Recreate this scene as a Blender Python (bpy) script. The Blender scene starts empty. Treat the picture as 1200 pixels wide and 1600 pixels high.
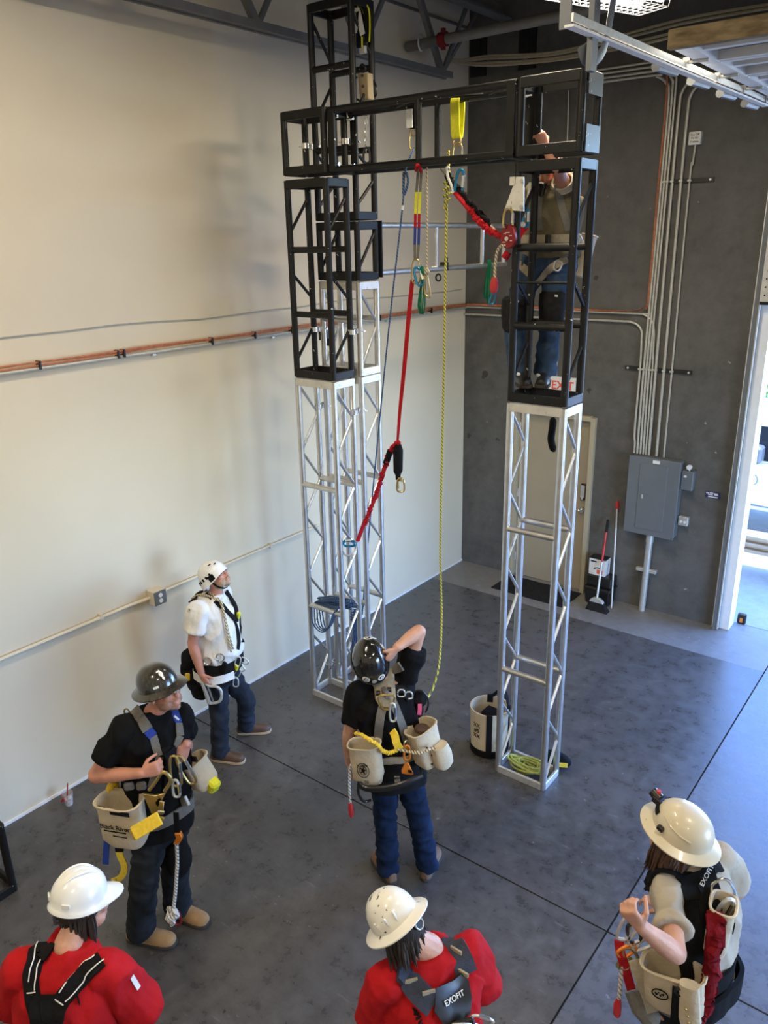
import bpy, bmesh, math, random
from math import pi, sin, cos, radians
from mathutils import Vector as V, Matrix, noise
from mathutils.bvhtree import BVHTree
random.seed(7)
C = bpy.context.scene.collection
SC = bpy.context.scene
# ---------------------------------------------------------------- camera
FPX = 1237.07
CAM = V((5.30, -8.4427, 4.1305))
_yaw, _pit, _rol = -0.6648, 0.3322, -0.0193
_f = V((sin(_yaw)*cos(_pit), cos(_yaw)*cos(_pit), -sin(_pit)))
_r0 = V((cos(_yaw), -sin(_yaw), 0)); _u0 = _r0.cross(_f)
_r = _r0*cos(_rol) + _u0*sin(_rol); _u = _u0*cos(_rol) - _r0*sin(_rol)
cd = bpy.data.cameras.new('camera'); cam = bpy.data.objects.new('camera', cd); C.objects.link(cam)
cd.sensor_fit = 'VERTICAL'; cd.sensor_height = 32.0; cd.lens = 32.0*FPX/1600; cd.clip_start = .05; cd.clip_end = 200
cam.matrix_world = Matrix(((_r.x, _u.x, -_f.x, CAM.x), (_r.y, _u.y, -_f.y, CAM.y), (_r.z, _u.z, -_f.z, CAM.z), (0, 0, 0, 1)))
SC.camera = cam
# ---------------------------------------------------------------- light and exposure
SC.view_settings.view_transform = 'Standard'; SC.view_settings.look = 'None'
SC.view_settings.exposure = 0.38; SC.view_settings.gamma = 1.0; SC.view_settings.use_curve_mapping = False
W = bpy.data.worlds.new('sky'); SC.world = W; W.use_nodes = True
_n = W.node_tree.nodes; _n.clear()
_o = _n.new('ShaderNodeOutputWorld'); _b = _n.new('ShaderNodeBackground'); _s = _n.new('ShaderNodeTexSky')
_s.sky_type = 'NISHITA'; _s.sun_disc = False; _s.air_density = 1.0; _s.dust_density = .2; _s.ozone_density = 3.0; _s.sun_elevation = radians(60); _s.sun_rotation = radians(190)
_b.inputs[1].default_value = 2.5
_t = _n.new('ShaderNodeMix'); _t.data_type = 'RGBA'; _t.blend_type = 'MULTIPLY'; _t.inputs['Factor'].default_value = 1; _t.inputs['B'].default_value = (.72, .88, 1.22, 1)   # camera balanced for the warm lamps
W.node_tree.links.new(_s.outputs[0], _t.inputs['A']); W.node_tree.links.new(_t.outputs['Result'], _b.inputs[0]); W.node_tree.links.new(_b.outputs[0], _o.inputs[0])
def lamp(name, kind, loc, to, energy, color=(1, 1, 1), size=None, **k):
    d = bpy.data.lights.new(name, kind); d.energy = energy; d.color = color
    if size: d.shape = 'RECTANGLE'; d.size, d.size_y = size
    for a, b in k.items(): setattr(d, a, b)
    o = bpy.data.objects.new(name, d); C.objects.link(o); o.location = loc
    o.rotation_euler = (V(to)-V(loc)).to_track_quat('-Z', 'Y').to_euler(); return o
lamp('sun', 'SUN', (6, -12, 40), (7, -4.0, 0), 5.5, (1.0, .95, .86), angle=.01)
# daylight that enters by the roll-up door openings (the sky is sampled through them)
for _p, _t, _sz in (((5.2, .1, 1.75), (5.2, -1, 1.75), (3.7, 3.5)), ((9.05, -4.0, 1.6), (8, -4.0, 1.6), (3.0, 3.2))):
    _l = lamp('door_daylight', 'AREA', _p, _t, 1, size=_sz); _l.data.cycles.is_portal = True
STRIP_W = 62     # each ceiling strip lamp
# ---------------------------------------------------------------- helpers: pixels of the photograph to points of the place
def ray(px, py): return _f + _r*((px-600)/FPX) - _u*((py-800)/FPX)
def on(px, py, **k):
    (a, v), = k.items(); i = 'xyz'.index(a); d = ray(px, py); return CAM + d*((v-CAM[i])/d[i])
NV = V((_f.x, _f.y, 0)).normalized()          # horizontal view direction
RV = V((_r0.x, _r0.y, 0)).normalized()        # horizontal, to the right in the photograph
def atp(base, px, py, off=0.0):               # point on the upright plane through base facing the viewer, brought `off` metres nearer
    d = ray(px, py); b = V(base) - NV*off; return CAM + d*(((b-CAM).dot(NV))/d.dot(NV))
# ---------------------------------------------------------------- materials
def _nt(name):
    m = bpy.data.materials.new(name); m.use_nodes = True; return m, m.node_tree.nodes, m.node_tree.links, m.node_tree.nodes['Principled BSDF']
def pm(name, col, rough=.6, metal=0.0, var=.12, scale=8.0, bump=0.0, bscale=None, coat=0.0, spec=None, stretch=None, emit=None):
    m, n, l, b = _nt(name)
    if spec is None and rough >= .74 and not metal: spec = .12
    b.inputs['Roughness'].default_value = rough; b.inputs['Metallic'].default_value = metal
    b.inputs['Coat Weight'].default_value = coat
    if spec is not None: b.inputs['Specular IOR Level'].default_value = spec
    tc = n.new('ShaderNodeTexCoord'); src = tc.outputs['Object']
    if stretch:
        mp = n.new('ShaderNodeMapping'); mp.inputs['Scale'].default_value = stretch; l.new(src, mp.inputs[0]); src = mp.outputs[0]
    t = n.new('ShaderNodeTexNoise'); t.inputs['Scale'].default_value = scale; t.inputs['Detail'].default_value = 5
    l.new(src, t.inputs['Vector'])
    r = n.new('ShaderNodeValToRGB'); r.color_ramp.elements[0].position = .3; r.color_ramp.elements[1].position = .7
    r.color_ramp.elements[0].color = tuple(c*(1-var) for c in col)+(1,); r.color_ramp.elements[1].color = tuple(min(1, c*(1+var)) for c in col)+(1,)
    l.new(t.outputs[0], r.inputs[0]); l.new(r.outputs[0], b.inputs['Base Color'])
    if bump:
        t2 = n.new('ShaderNodeTexNoise'); t2.inputs['Scale'].default_value = bscale or scale*4; t2.inputs['Detail'].default_value = 3; l.new(src, t2.inputs['Vector'])
        bp = n.new('ShaderNodeBump'); bp.inputs['Strength'].default_value = bump; bp.inputs['Distance'].default_value = .01
        l.new(t2.outputs[0], bp.inputs['Height']); l.new(bp.outputs[0], b.inputs['Normal'])
    if emit:
        b.inputs['Emission Color'].default_value = (*emit[0], 1); b.inputs['Emission Strength'].default_value = emit[1]
    return m
def specks(m, col, thr=.62, scale=20., gate=4., gthr=.5):     # chips, scuffs or stains that belong to the thing
    n, l = m.node_tree.nodes, m.node_tree.links; b = n['Principled BSDF']; old = b.inputs['Base Color'].links[0].from_socket
    tc = n.new('ShaderNodeTexCoord'); a = n.new('ShaderNodeTexNoise'); a.inputs['Scale'].default_value = scale; a.inputs['Detail'].default_value = 4
    g = n.new('ShaderNodeTexNoise'); g.inputs['Scale'].default_value = gate
    l.new(tc.outputs['Object'], a.inputs['Vector']); l.new(tc.outputs['Object'], g.inputs['Vector'])
    s1 = n.new('ShaderNodeMath'); s1.operation = 'GREATER_THAN'; s1.inputs[1].default_value = thr; l.new(a.outputs[0], s1.inputs[0])
    s2 = n.new('ShaderNodeMath'); s2.operation = 'GREATER_THAN'; s2.inputs[1].default_value = gthr; l.new(g.outputs[0], s2.inputs[0])
    mu = n.new('ShaderNodeMath'); mu.operation = 'MULTIPLY'; l.new(s1.outputs[0], mu.inputs[0]); l.new(s2.outputs[0], mu.inputs[1])
    mx = n.new('ShaderNodeMix'); mx.data_type = 'RGBA'; l.new(mu.outputs[0], mx.inputs['Factor']); l.new(old, mx.inputs['A']); mx.inputs['B'].default_value = (*col, 1)
    l.new(mx.outputs['Result'], b.inputs['Base Color']); return m
def striped(name, c1, c2, freq=60., rough=.7, axis='Z', thr=.5, tilt=0):      # woven tracer stripes of ropes, ribs
    m, n, l, b = _nt(name); b.inputs['Roughness'].default_value = rough
    tc = n.new('ShaderNodeTexCoord'); w = n.new('ShaderNodeTexWave'); w.wave_type = 'BANDS'; w.bands_direction = axis
    w.inputs['Scale'].default_value = freq; w.inputs['Distortion'].default_value = tilt; l.new(tc.outputs['Object'], w.inputs['Vector'])
    r = n.new('ShaderNodeValToRGB'); r.color_ramp.interpolation = 'CONSTANT'; r.color_ramp.elements[1].position = thr
    r.color_ramp.elements[0].color = (*c1, 1); r.color_ramp.elements[1].color = (*c2, 1)
    l.new(w.outputs[0], r.inputs[0]); l.new(r.outputs[0], b.inputs['Base Color']); return m
M = {}
M['black'] = specks(pm('black_painted_steel', (.009, .009, .009), .45, .0, .25, 12, spec=.3), (.55, .55, .52), .69, 38, 5, .5)
M['alu'] = pm('aluminium_tube', (.66, .65, .62), .30, .88, .10, 14, .06, 90)
M['aluplate'] = specks(pm('aluminium_plate', (.66, .64, .58), .45, .55, .10, 14), (.3, .29, .27), .66, 60, 9, .48)
M['chrome'] = pm('polished_steel', (.75, .75, .74), .22, 1, .05)
M['zinc'] = pm('galvanised_steel', (.58, .58, .55), .45, .55, .10, 30)
M['emt'] = pm('conduit_steel', (.50, .49, .44), .5, .45, .10, 30)
M['grey_steel'] = pm('grey_enamel', (.135, .15, .165), .45, 0, .05, 6)
M['gold'] = pm('gold_zinc_steel', (.50, .37, .14), .36, .85, .1, 10)
M['white_paint'] = pm('white_enamel', (.78, .78, .76), .4, 0, .03)
M['blackplastic'] = pm('black_plastic', (.012, .012, .012), .35, 0, .2)
M['rubber'] = pm('black_rubber', (.018, .018, .018), .8, 0, .3, 30)
M['web_black'] = pm('black_webbing', (.008, .008, .0085), .8, 0, .25, 60, .3, 400)
M['web_grey'] = pm('grey_webbing', (.17, .16, .14), .8, 0, .12, 60, .3, 400)
M['web_khaki'] = pm('khaki_webbing', (.36, .31, .22), .8, 0, .12, 60, .3, 400)
M['web_yellow'] = pm('yellow_webbing', (.80, .56, .05), .75, 0, .10, 60, .3, 400)
M['web_lime'] = pm('bright_yellow_webbing', (.72, .70, .04), .75, 0, .10, 60, .3, 400)
M['web_red'] = pm('red_webbing', (.42, .012, .018), .75, 0, .15, 60, .4, 300)
M['web_dark_red'] = pm('dark_red_webbing', (.17, .006, .010), .8, 0, .2, 60, .4, 300)
M['web_blue'] = pm('blue_webbing', (.03, .06, .28), .75, 0, .12, 60, .3, 400)
M['canvas'] = pm('natural_canvas', (.56, .475, .335), .85, 0, .10, 10, .35, 60)
M['denim'] = pm('dark_denim', (.020, .024, .034), .9, 0, .35, 9, .4, 300)
M['denim_blue'] = pm('blue_denim', (.009, .018, .044), .9, 0, .45, 7, .4, 300)
M['denim_light'] = pm('washed_denim', (.04, .068, .12), .9, 0, .5, 7, .4, 300)
M['denim_grey'] = pm('charcoal_denim', (.022, .025, .03), .9, 0, .4, 9, .4, 300)
M['tee_black'] = pm('black_cotton', (.0065, .0065, .007), .9, 0, .2, 9, .3, 60)
M['tee_white'] = pm('white_cotton', (.74, .72, .68), .9, 0, .04, 9, .3, 40)
M['tee_red'] = pm('red_cotton', (.40, .010, .014), .85, 0, .12, 9, .3, 40)
M['tee_tan'] = pm('sand_cotton', (.40, .355, .28), .9, 0, .06, 9, .3, 40)
M['tee_olive'] = pm('olive_cotton', (.145, .12, .075), .9, 0, .12, 9, .3, 40)
M['skin'] = pm('skin', (.56, .30, .205), .5, 0, .12, 14, .15, 90)
M['skin_red'] = pm('ruddy_skin', (.55, .25, .17), .5, 0, .14, 14, .15, 90)
M['beard'] = pm('greying_beard', (.42, .30, .20), .8, 0, .3, 40, .6, 200)
M['stubble'] = pm('stubbled_skin', (.33, .18, .125), .6, 0, .2, 60, .3, 200)
M['hair'] = pm('dark_brown_hair', (.016, .010, .007), .7, 0, .4, 30, .5, 80, stretch=(1, 1, .2))
M['hair_brown'] = pm('brown_hair', (.06, .030, .017), .7, 0, .4, 30, .5, 80, stretch=(1, 1, .2))
M['helmet_white'] = pm('white_helmet_shell', (.80, .80, .77), .28, 0, .02, 5, coat=.3)
M['helmet_scuffed'] = specks(pm('scuffed_white_helmet_shell', (.78, .76, .69), .3, 0, .03, 5, coat=.3), (.05, .045, .04), .63, 34, 7, .53)
M['helmet_cream'] = specks(pm('cream_helmet_shell', (.58, .52, .385), .33, 0, .06, 5, coat=.2), (.3, .26, .2), .70, 50, 7, .5)
M['helmet_black'] = pm('glossy_black_helmet_shell', (.012, .012, .011), .16, 0, .3, 30, coat=.8)
M['carbon'] = pm('carbon_weave_helmet_shell', (.028, .026, .022), .22, 0, .5, 60, coat=.6)
M['boot_tan'] = pm('tan_suede', (.40, .245, .115), .85, 0, .15, 12, .3, 80)
M['boot_brown'] = pm('brown_leather', (.075, .040, .024), .55, 0, .2, 12, .2, 80)
M['boot_dust'] = pm('dusty_brown_leather', (.19, .115, .075), .75, 0, .2, 12, .3, 80)
M['boot_black'] = pm('black_leather', (.02, .018, .016), .42, 0, .25, 20, .2, 80)
M['sole'] = pm('crepe_sole', (.42, .31, .19), .8, 0, .1)
M['sole_dark'] = pm('dark_sole', (.06, .05, .042), .85, 0, .1)
M['orange'] = pm('orange_anodised', (.75, .22, .02), .4, .3, .1)
M['blue_anod'] = pm('blue_anodised', (.02, .20, .36), .35, .5, .1)
M['red_plastic'] = pm('red_plastic', (.50, .02, .02), .4, 0, .1)
M['red_anod'] = pm('dark_red_anodised', (.22, .012, .016), .35, .3, .1)
M['green_rope'] = pm('green_cord', (.01, .13, .06), .8, 0, .3)
M['rope_yellow'] = striped('yellow_black_rope', (.60, .54, .06), (.07, .07, .03), 22, .8, 'DIAGONAL', .72, 1.0)
M['rope_lime'] = pm('lime_rope', (.36, .38, .09), .75, 0, .25, 40)
M['rope_blue'] = striped('blue_rope', (.012, .04, .12), (.14, .24, .38), 26, .8, 'DIAGONAL', .8, 1.0)
M['rope_white'] = striped('white_rope', (.68, .66, .6), (.12, .12, .16), 22, .8, 'DIAGONAL', .82, 1.0)
M['rope_tan'] = striped('tan_rope', (.58, .50, .33), (.12, .09, .06), 24, .8, 'DIAGONAL', .72, 1.0)
M['paper'] = pm('paper_label', (.74, .74, .72), .7, 0, .03)
M['ink'] = pm('black_ink', (.01, .01, .01), .8, 0, .1)
M['redink'] = pm('red_lettering', (.78, .09, .06), .6, 0, .05)
M['whiteink'] = pm('white_lettering', (.72, .72, .7), .6, 0, .05)
M['pink'] = pm('pink_flag', (.75, .10, .22), .7, 0, .1)
M['door_tan'] = pm('tan_door_enamel', (.36, .30, .205), .5, 0, .03, 4)
M['frame_tan'] = pm('tan_frame_enamel', (.40, .345, .235), .5, 0, .03, 4)
M['eye'] = pm('eye', (.06, .04, .03), .2, 0, .1)
M['lens'] = pm('clear_lens', (.5, .5, .52), .1, .2, .05)
M['dark_gap'] = pm('dark_opening', (.006, .006, .006), .9, 0, .1)
# ---------------------------------------------------------------- mesh builder
class MB:
    def __init__(s): s.v = []; s.f = []; s.m = []
    def add(s, vs, fs, mi=0):
        k = len(s.v); s.v += [V(p) for p in vs]; s.f += [[i+k for i in f] for f in fs]; s.m += [mi]*len(fs); return s
    def box(s, c, sz, rot=None, mi=0):
        c = V(c); h = [x/2 for x in sz]; P = [V((x*h[0], y*h[1], z*h[2])) for x in (-1, 1) for y in (-1, 1) for z in (-1, 1)]
        if rot is not None: P = [rot @ p for p in P]
        return s.add([c+p for p in P], [(0, 1, 3, 2), (4, 6, 7, 5), (0, 4, 5, 1), (2, 3, 7, 6), (0, 2, 6, 4), (1, 5, 7, 3)], mi)
    def bar(s, p, q, w, h, up=(0, 0, 1), mi=0):
        p, q = V(p), V(q); d = (q-p); L = d.length; d.normalize(); u = V(up)
        if abs(d.dot(u)) > .98: u = V((1, 0, 0))
        x = d.cross(u).normalized(); u = x.cross(d); rot = Matrix((x, d, u)).transposed()
        return s.box((p+q)/2, (w, L, h), rot, mi)
    def loft(s, rings, caps=True, closed=False, mi=0):
        n = len(rings[0]); vs = [p for r in rings for p in r]; fs = []; m = len(rings)
        for i in range(m if closed else m-1):
            a, b = i*n, ((i+1) % m)*n
            for j in range(n): fs.append((a+j, a+(j+1) % n, b+(j+1) % n, b+j))
        if caps and not closed: fs.append(tuple(range(n))[::-1]); fs.append(tuple(range((m-1)*n, m*n)))
        return s.add(vs, fs, mi)
    def tube(s, path, r, n=8, closed=False, flat=1.0, nrm=None, mi=0, caps=True):
        P = [V(p) for p in path]; m = len(P); rr = r if isinstance(r, (list, tuple)) else [r]*m
        T = []
        for i in range(m):
            a = P[(i-1) % m] if (closed or i > 0) else P[0]; b = P[(i+1) % m] if (closed or i < m-1) else P[-1]
            t = b-a; T.append(t.normalized() if t.length > 1e-9 else (T[-1] if T else V((0, 0, 1))))
        u = V(nrm) if nrm is not None else (V((0, 0, 1)) if abs(T[0].z) < .9 else V((1, 0, 0)))
        rings = []
        for i in range(m):
            u = u - T[i]*u.dot(T[i])
            if u.length < 1e-6: u = T[i].orthogonal()
            u.normalize(); w = T[i].cross(u)
            rings.append([P[i] + (u*cos(2*pi*j/n)*flat + w*sin(2*pi*j/n))*rr[i] for j in range(n)])
        return s.loft(rings, caps, closed, mi)
    def cyl(s, p, q, r, r2=None, n=16, mi=0): return s.tube([p, q], [r, r if r2 is None else r2], n, mi=mi)
    def ell(s, c, rad, rot=None, n=16, k=10, mi=0):
        c = V(c); rad = V((rad,)*3) if isinstance(rad, (int, float)) else V(rad); vs = [V((0, 0, rad.z))]
        for i in range(1, k):
            a = pi*i/k
            for j in range(n): vs.append(V((rad.x*sin(a)*cos(2*pi*j/n), rad.y*sin(a)*sin(2*pi*j/n), rad.z*cos(a))))
        vs.append(V((0, 0, -rad.z))); fs = []
        for j in range(n): fs.append((0, 1+j, 1+(j+1) % n)); fs.append((len(vs)-1, 1+(k-2)*n+(j+1) % n, 1+(k-2)*n+j))
        for i in range(k-2):
            for j in range(n): a = 1+i*n; fs.append((a+j, a+n+j, a+n+(j+1) % n, a+(j+1) % n))
        if rot is not None: vs = [rot @ p for p in vs]
        return s.add([c+p for p in vs], fs, mi)
    def lathe(s, prof, c=(0, 0, 0), n=24, sx=1, sy=1, rot=None, mi=0, caps=True):
        rings = [[V((r*cos(2*pi*j/n)*sx, r*sin(2*pi*j/n)*sy, z)) for j in range(n)] for r, z in prof]
        if rot is not None: rings = [[rot @ p for p in R] for R in rings]
        return s.loft([[V(c)+p for p in R] for R in rings], caps, mi=mi)
    def prism(s, poly, o, u, v, d, mi=0):       # polygon (a, b) in o + a u + b v, extruded by vector d
        o, u, v, d = V(o), V(u), V(v), V(d); A = [o+u*a+v*b for a, b in poly]; n = len(A)
        return s.add(A+[p+d for p in A], [tuple(range(n))[::-1], tuple(range(n, 2*n))]+[(i, (i+1) % n, n+(i+1) % n, n+i) for i in range(n)], mi)
    def ribbon(s, path, nrm, w, t, mi=0, closed=False):
        P = [V(p) for p in path]; m = len(P); rings = []
        for i in range(m):
            a = P[(i-1) % m] if (closed or i) else P[0]; b = P[(i+1) % m] if (closed or i < m-1) else P[-1]
            d = (b-a).normalized(); n0 = V(nrm[i] if isinstance(nrm, list) else nrm); x = d.cross(n0)
            x = x.normalized() if x.length > 1e-6 else d.orthogonal().normalized(); n0 = x.cross(d)
            ww = w[i] if isinstance(w, list) else w
            rings.append([P[i]+x*ww/2-n0*t/2, P[i]+x*ww/2+n0*t/2, P[i]-x*ww/2+n0*t/2, P[i]-x*ww/2-n0*t/2])
        return s.loft(rings, True, closed, mi)
    def merge(s, o, mi=None):
        k = len(s.v); s.v += o.v; s.f += [[i+k for i in f] for f in o.f]; s.m += (o.m if mi is None else [mi]*len(o.f)); return s
ORG = {}
def setp(o, **k):
    for a, b in k.items():
        if b is not None: o[a] = b
    return o
def build(name, mb, mats, parent=None, smooth=35, bevel=0, label=None, cat=None, group=None, kind=None, org=None):
    me = bpy.data.meshes.new(name); og = ORG[parent.name] if parent is not None else (V(org) if org is not None else V((0, 0, 0)))
    me.from_pydata([p-og for p in mb.v], [], mb.f)
    for m in (mats if isinstance(mats, (list, tuple)) else [mats]): me.materials.append(M[m] if isinstance(m, str) else m)
    me.polygons.foreach_set('material_index', mb.m)
    bm = bmesh.new(); bm.from_mesh(me); bmesh.ops.recalc_face_normals(bm, faces=bm.faces)
    if bevel: bmesh.ops.bevel(bm, geom=[e for e in bm.edges if len(e.link_faces) == 2 and e.calc_face_angle(0) > .6], offset=bevel, segments=1, affect='EDGES', clamp_overlap=True)
    bm.to_mesh(me); bm.free()
    if smooth: me.shade_smooth(); me.set_sharp_from_angle(angle=radians(smooth))
    o = bpy.data.objects.new(name, me); C.objects.link(o)
    if parent is not None: o.parent = parent
    elif org is not None: o.location = og
    ORG[o.name] = og
    return setp(o, label=label, category=cat, group=group, kind=kind)
def thing(name, label, cat, loc=(0, 0, 0), group=None):
    o = bpy.data.objects.new(name, None); C.objects.link(o); o.location = loc; o.empty_display_size = .1; ORG[o.name] = V(loc)
    return setp(o, label=label, category=cat, group=group)
def copy_tree(o, parent=None):
    c = o.copy(); C.objects.link(c); c.parent = parent
    if parent is None or True: ORG[c.name] = ORG[o.name].copy()
    for ch in o.children: copy_tree(ch, c)
    return c
def struct(name, mb, mats, **k): return build(name, mb, mats, kind='structure', **k)
def catmull(P, k=6, closed=False):
    P = [V(p) for p in P]; m = len(P); out = []
    for i in range(m if closed else m-1):
        g = lambda j: P[j % m] if closed else P[max(0, min(m-1, j))]
        a, b, c, d = g(i-1), g(i), g(i+1), g(i+2)
        for q in range(k):
            t = q/k; out.append(((b*2)+(c-a)*t+(a*2-b*5+c*4-d)*t*t+(b*3-a-c*3+d)*t*t*t)/2)
    if not closed: out.append(P[-1])
    return out
def text(name, s, size, o, u, v, mat, parent, ext=.0015, bold=False, align='CENTER'):
    cu = bpy.data.curves.new(name, 'FONT'); cu.body = s; cu.size = size; cu.extrude = ext; cu.align_x = align; cu.align_y = 'CENTER'
    if bold: cu.offset = size*.018
    t = bpy.data.objects.new(name, cu); C.objects.link(t); dg = bpy.context.evaluated_depsgraph_get(); dg.update()
    me = bpy.data.meshes.new_from_object(t.evaluated_get(dg)); bpy.data.objects.remove(t); bpy.data.curves.remove(cu)
    u, v = V(u).normalized(), V(v); v = (v-u*v.dot(u)).normalized(); w = u.cross(v); og = ORG[parent.name]
    mt = Matrix((u, v, w)).transposed()
    for p in me.vertices: p.co = V(o) - og + mt @ p.co
    me.materials.clear(); me.materials.append(M[mat]); ob = bpy.data.objects.new(name, me); C.objects.link(ob); ob.parent = parent; ORG[ob.name] = og
    return ob
# ---------------------------------------------------------------- setting
def concrete(name, c1, c2, c3, rough=.45, sc=1.2, scuff=0.0, bump=.15):
    m, n, l, b = _nt(name); b.inputs['Roughness'].default_value = rough
    tc = n.new('ShaderNodeTexCoord')
    def nz(s, d=6, ro=.6):
        t = n.new('ShaderNodeTexNoise'); t.inputs['Scale'].default_value = s; t.inputs['Detail'].default_value = d; t.inputs['Roughness'].default_value = ro
        l.new(tc.outputs['Object'], t.inputs['Vector']); return t
    t1, t2, t3 = nz(sc), nz(sc*7, 8, .7), nz(sc*.35, 3)
    r = n.new('ShaderNodeValToRGB'); e = r.color_ramp.elements; e[0].position = .32; e[0].color = (*c1, 1); e[1].position = .68; e[1].color = (*c3, 1)
    k = e.new(.5); k.color = (*c2, 1)
    a = n.new('ShaderNodeMath'); a.operation = 'MULTIPLY_ADD'; a.inputs[1].default_value = .62; l.new(t2.outputs[0], a.inputs[0])
    a2 = n.new('ShaderNodeMath'); a2.operation = 'MULTIPLY'; a2.inputs[1].default_value = .3; l.new(t1.outputs[0], a2.inputs[0]); l.new(a2.outputs[0], a.inputs[2])
    a3 = n.new('ShaderNodeMath'); a3.operation = 'MULTIPLY_ADD'; a3.inputs[1].default_value = .25; l.new(t3.outputs[0], a3.inputs[0]); l.new(a.outputs[0], a3.inputs[2])
    l.new(a3.outputs[0], r.inputs[0]); l.new(r.outputs[0], b.inputs['Base Color'])
    rr = n.new('ShaderNodeMapRange'); rr.inputs[1].default_value = .3; rr.inputs[2].default_value = .7; rr.inputs[3].default_value = rough-.08; rr.inputs[4].default_value = rough+.12
    l.new(t2.outputs[0], rr.inputs[0]); l.new(rr.outputs[0], b.inputs['Roughness'])
    bp = n.new('ShaderNodeBump'); bp.inputs['Strength'].default_value = bump; bp.inputs['Distance'].default_value = .01; l.new(t2.outputs[0], bp.inputs['Height']); l.new(bp.outputs[0], b.inputs['Normal'])
    if scuff:
        for ang, sx in ((.5, 30), (-.9, 26)):
            mp = n.new('ShaderNodeMapping'); mp.inputs['Rotation'].default_value = (0, 0, ang); mp.inputs['Scale'].default_value = (4.5, sx, 1); l.new(tc.outputs['Object'], mp.inputs[0])
            w = n.new('ShaderNodeTexNoise'); w.inputs['Scale'].default_value = 1.3; w.inputs['Detail'].default_value = 3; l.new(mp.outputs[0], w.inputs['Vector'])
            th = n.new('ShaderNodeMapRange'); th.inputs[1].default_value = .66; th.inputs[2].default_value = .78; th.inputs[3].default_value = 0; th.inputs[4].default_value = .32; l.new(w.outputs[0], th.inputs[0])
            old = b.inputs['Base Color'].links[0].from_socket; mx = n.new('ShaderNodeMix'); mx.data_type = 'RGBA'; l.new(th.outputs[0], mx.inputs['Factor']); l.new(old, mx.inputs['A']); mx.inputs['B'].default_value = tuple(min(1, x*2.6) for x in c3)+(1,); l.new(mx.outputs['Result'], b.inputs['Base Color'])
        specks(m, tuple(min(1, x*1.6) for x in c3), .69, 20, 1.9, .54); specks(m, tuple(x*.75 for x in c1), .755, 9, 1.3, .55); specks(m, (.35,.32,.27), .745, 30, 2.2, .5)
    return m
M['slab_a'] = concrete('sealed_floor_concrete', (.032, .030, .028), (.058, .055, .052), (.102, .098, .092), .30, 1.1, 1)
M['slab_b'] = concrete('polished_floor_concrete', (.055, .058, .064), (.088, .092, .10), (.13, .136, .148), .27, 1.1, 1)
M['slab_c'] = concrete('dusty_floor_concrete', (.12, .115, .107), (.165, .16, .15), (.225, .218, .205), .45, 1.5, 1)
M['wallcon'] = concrete('bare_tilt_up_concrete', (.050, .048, .045), (.080, .077, .071), (.122, .117, .109), .75, .8, 0, .3)
specks(M['wallcon'], (.05, .045, .04), .70, 5, 1.4, .5); specks(M['wallcon'], (.26, .25, .23), .715, 13, 1.2, .52)
M['wallpaint'] = pm('warm_white_wall_paint', (.66, .59, .455), .75, 0, .035, .9, .05, 90)
M['deck'] = pm('dark_roof_deck', (.06, .058, .05), .8, 0, .25, 3)
M['joiststeel'] = pm('grey_joist_paint', (.15, .148, .14), .55, .2, .15, 6)
M['joint'] = pm('joint_dirt', (.022, .020, .017), .95, 0, .5, 18)
m = MB()
g = .006
xs = [(-.2, 4.0-g), (4.0+g, 9.0)]; ys = [(-13.0, -4.6-g), (-4.6+g, -.72), (-.72, .22)]
for i, (x0, x1) in enumerate(xs):
    for j, (y0, y1) in enumerate(ys): m.box(((x0+x1)/2, (y0+y1)/2, -.05), (x1-x0, y1-y0, .1), mi=(2 if j == 2 else i))
m.box((4.4, -6.4, -.107), (9.2, 13.2, .2), mi=3)
struct('floor', m, ['slab_a', 'slab_b', 'slab_c', 'joint'])
m = MB().box((-.1, -6.4, 3.3), (.2, 13.2, 6.8)); struct('wall_left', m, 'wallpaint')
m = MB().box((.005, -6.4, .012), (.012, 13.2, .024)); struct('wall_foot_highlight', m, 'white_paint')  # no baseboard: white strip paints the thin highlight on the drywall's bottom edge
WX = [(-.2, .79, 0, 6.7), (.79, 1.73, 2.14, 6.7), (1.73, 3.36, 0, 6.7), (3.36, 7.05, 5.1, 6.7), (7.05, 9.2, 0, 6.7)]
m = MB()
for x0, x1, z0, z1 in WX: m.box(((x0+x1)/2, .1, (z0+z1)/2), (x1-x0, .2, z1-z0))
struct('wall_back', m, 'wallcon')
m = MB()
for y0, y1, z0, z1 in ((-13, -5.5, 0, 6.7), (-5.5, -2.5, 3.2, 6.7), (-2.5, 0, 0, 6.7)): m.box((9.1, (y0+y1)/2, (z0+z1)/2), (.2, y1-y0, z1-z0))
struct('wall_right', m, 'wallpaint')
struct('wall_front', MB().box((4.5, -13.1, 3.3), (9.4, .2, 6.8)), 'wallpaint')
struct('ceiling', MB().box((4.5, -6.4, 6.78), (9.6, 13.6, .16)), 'deck')
# strip of plain wood trim where the painted wall meets the roof
m = MB().box((.02, -6.4, 6.28), (.03, 13.0, .02)); struct('trim_2', m, 'joiststeel')
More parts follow.
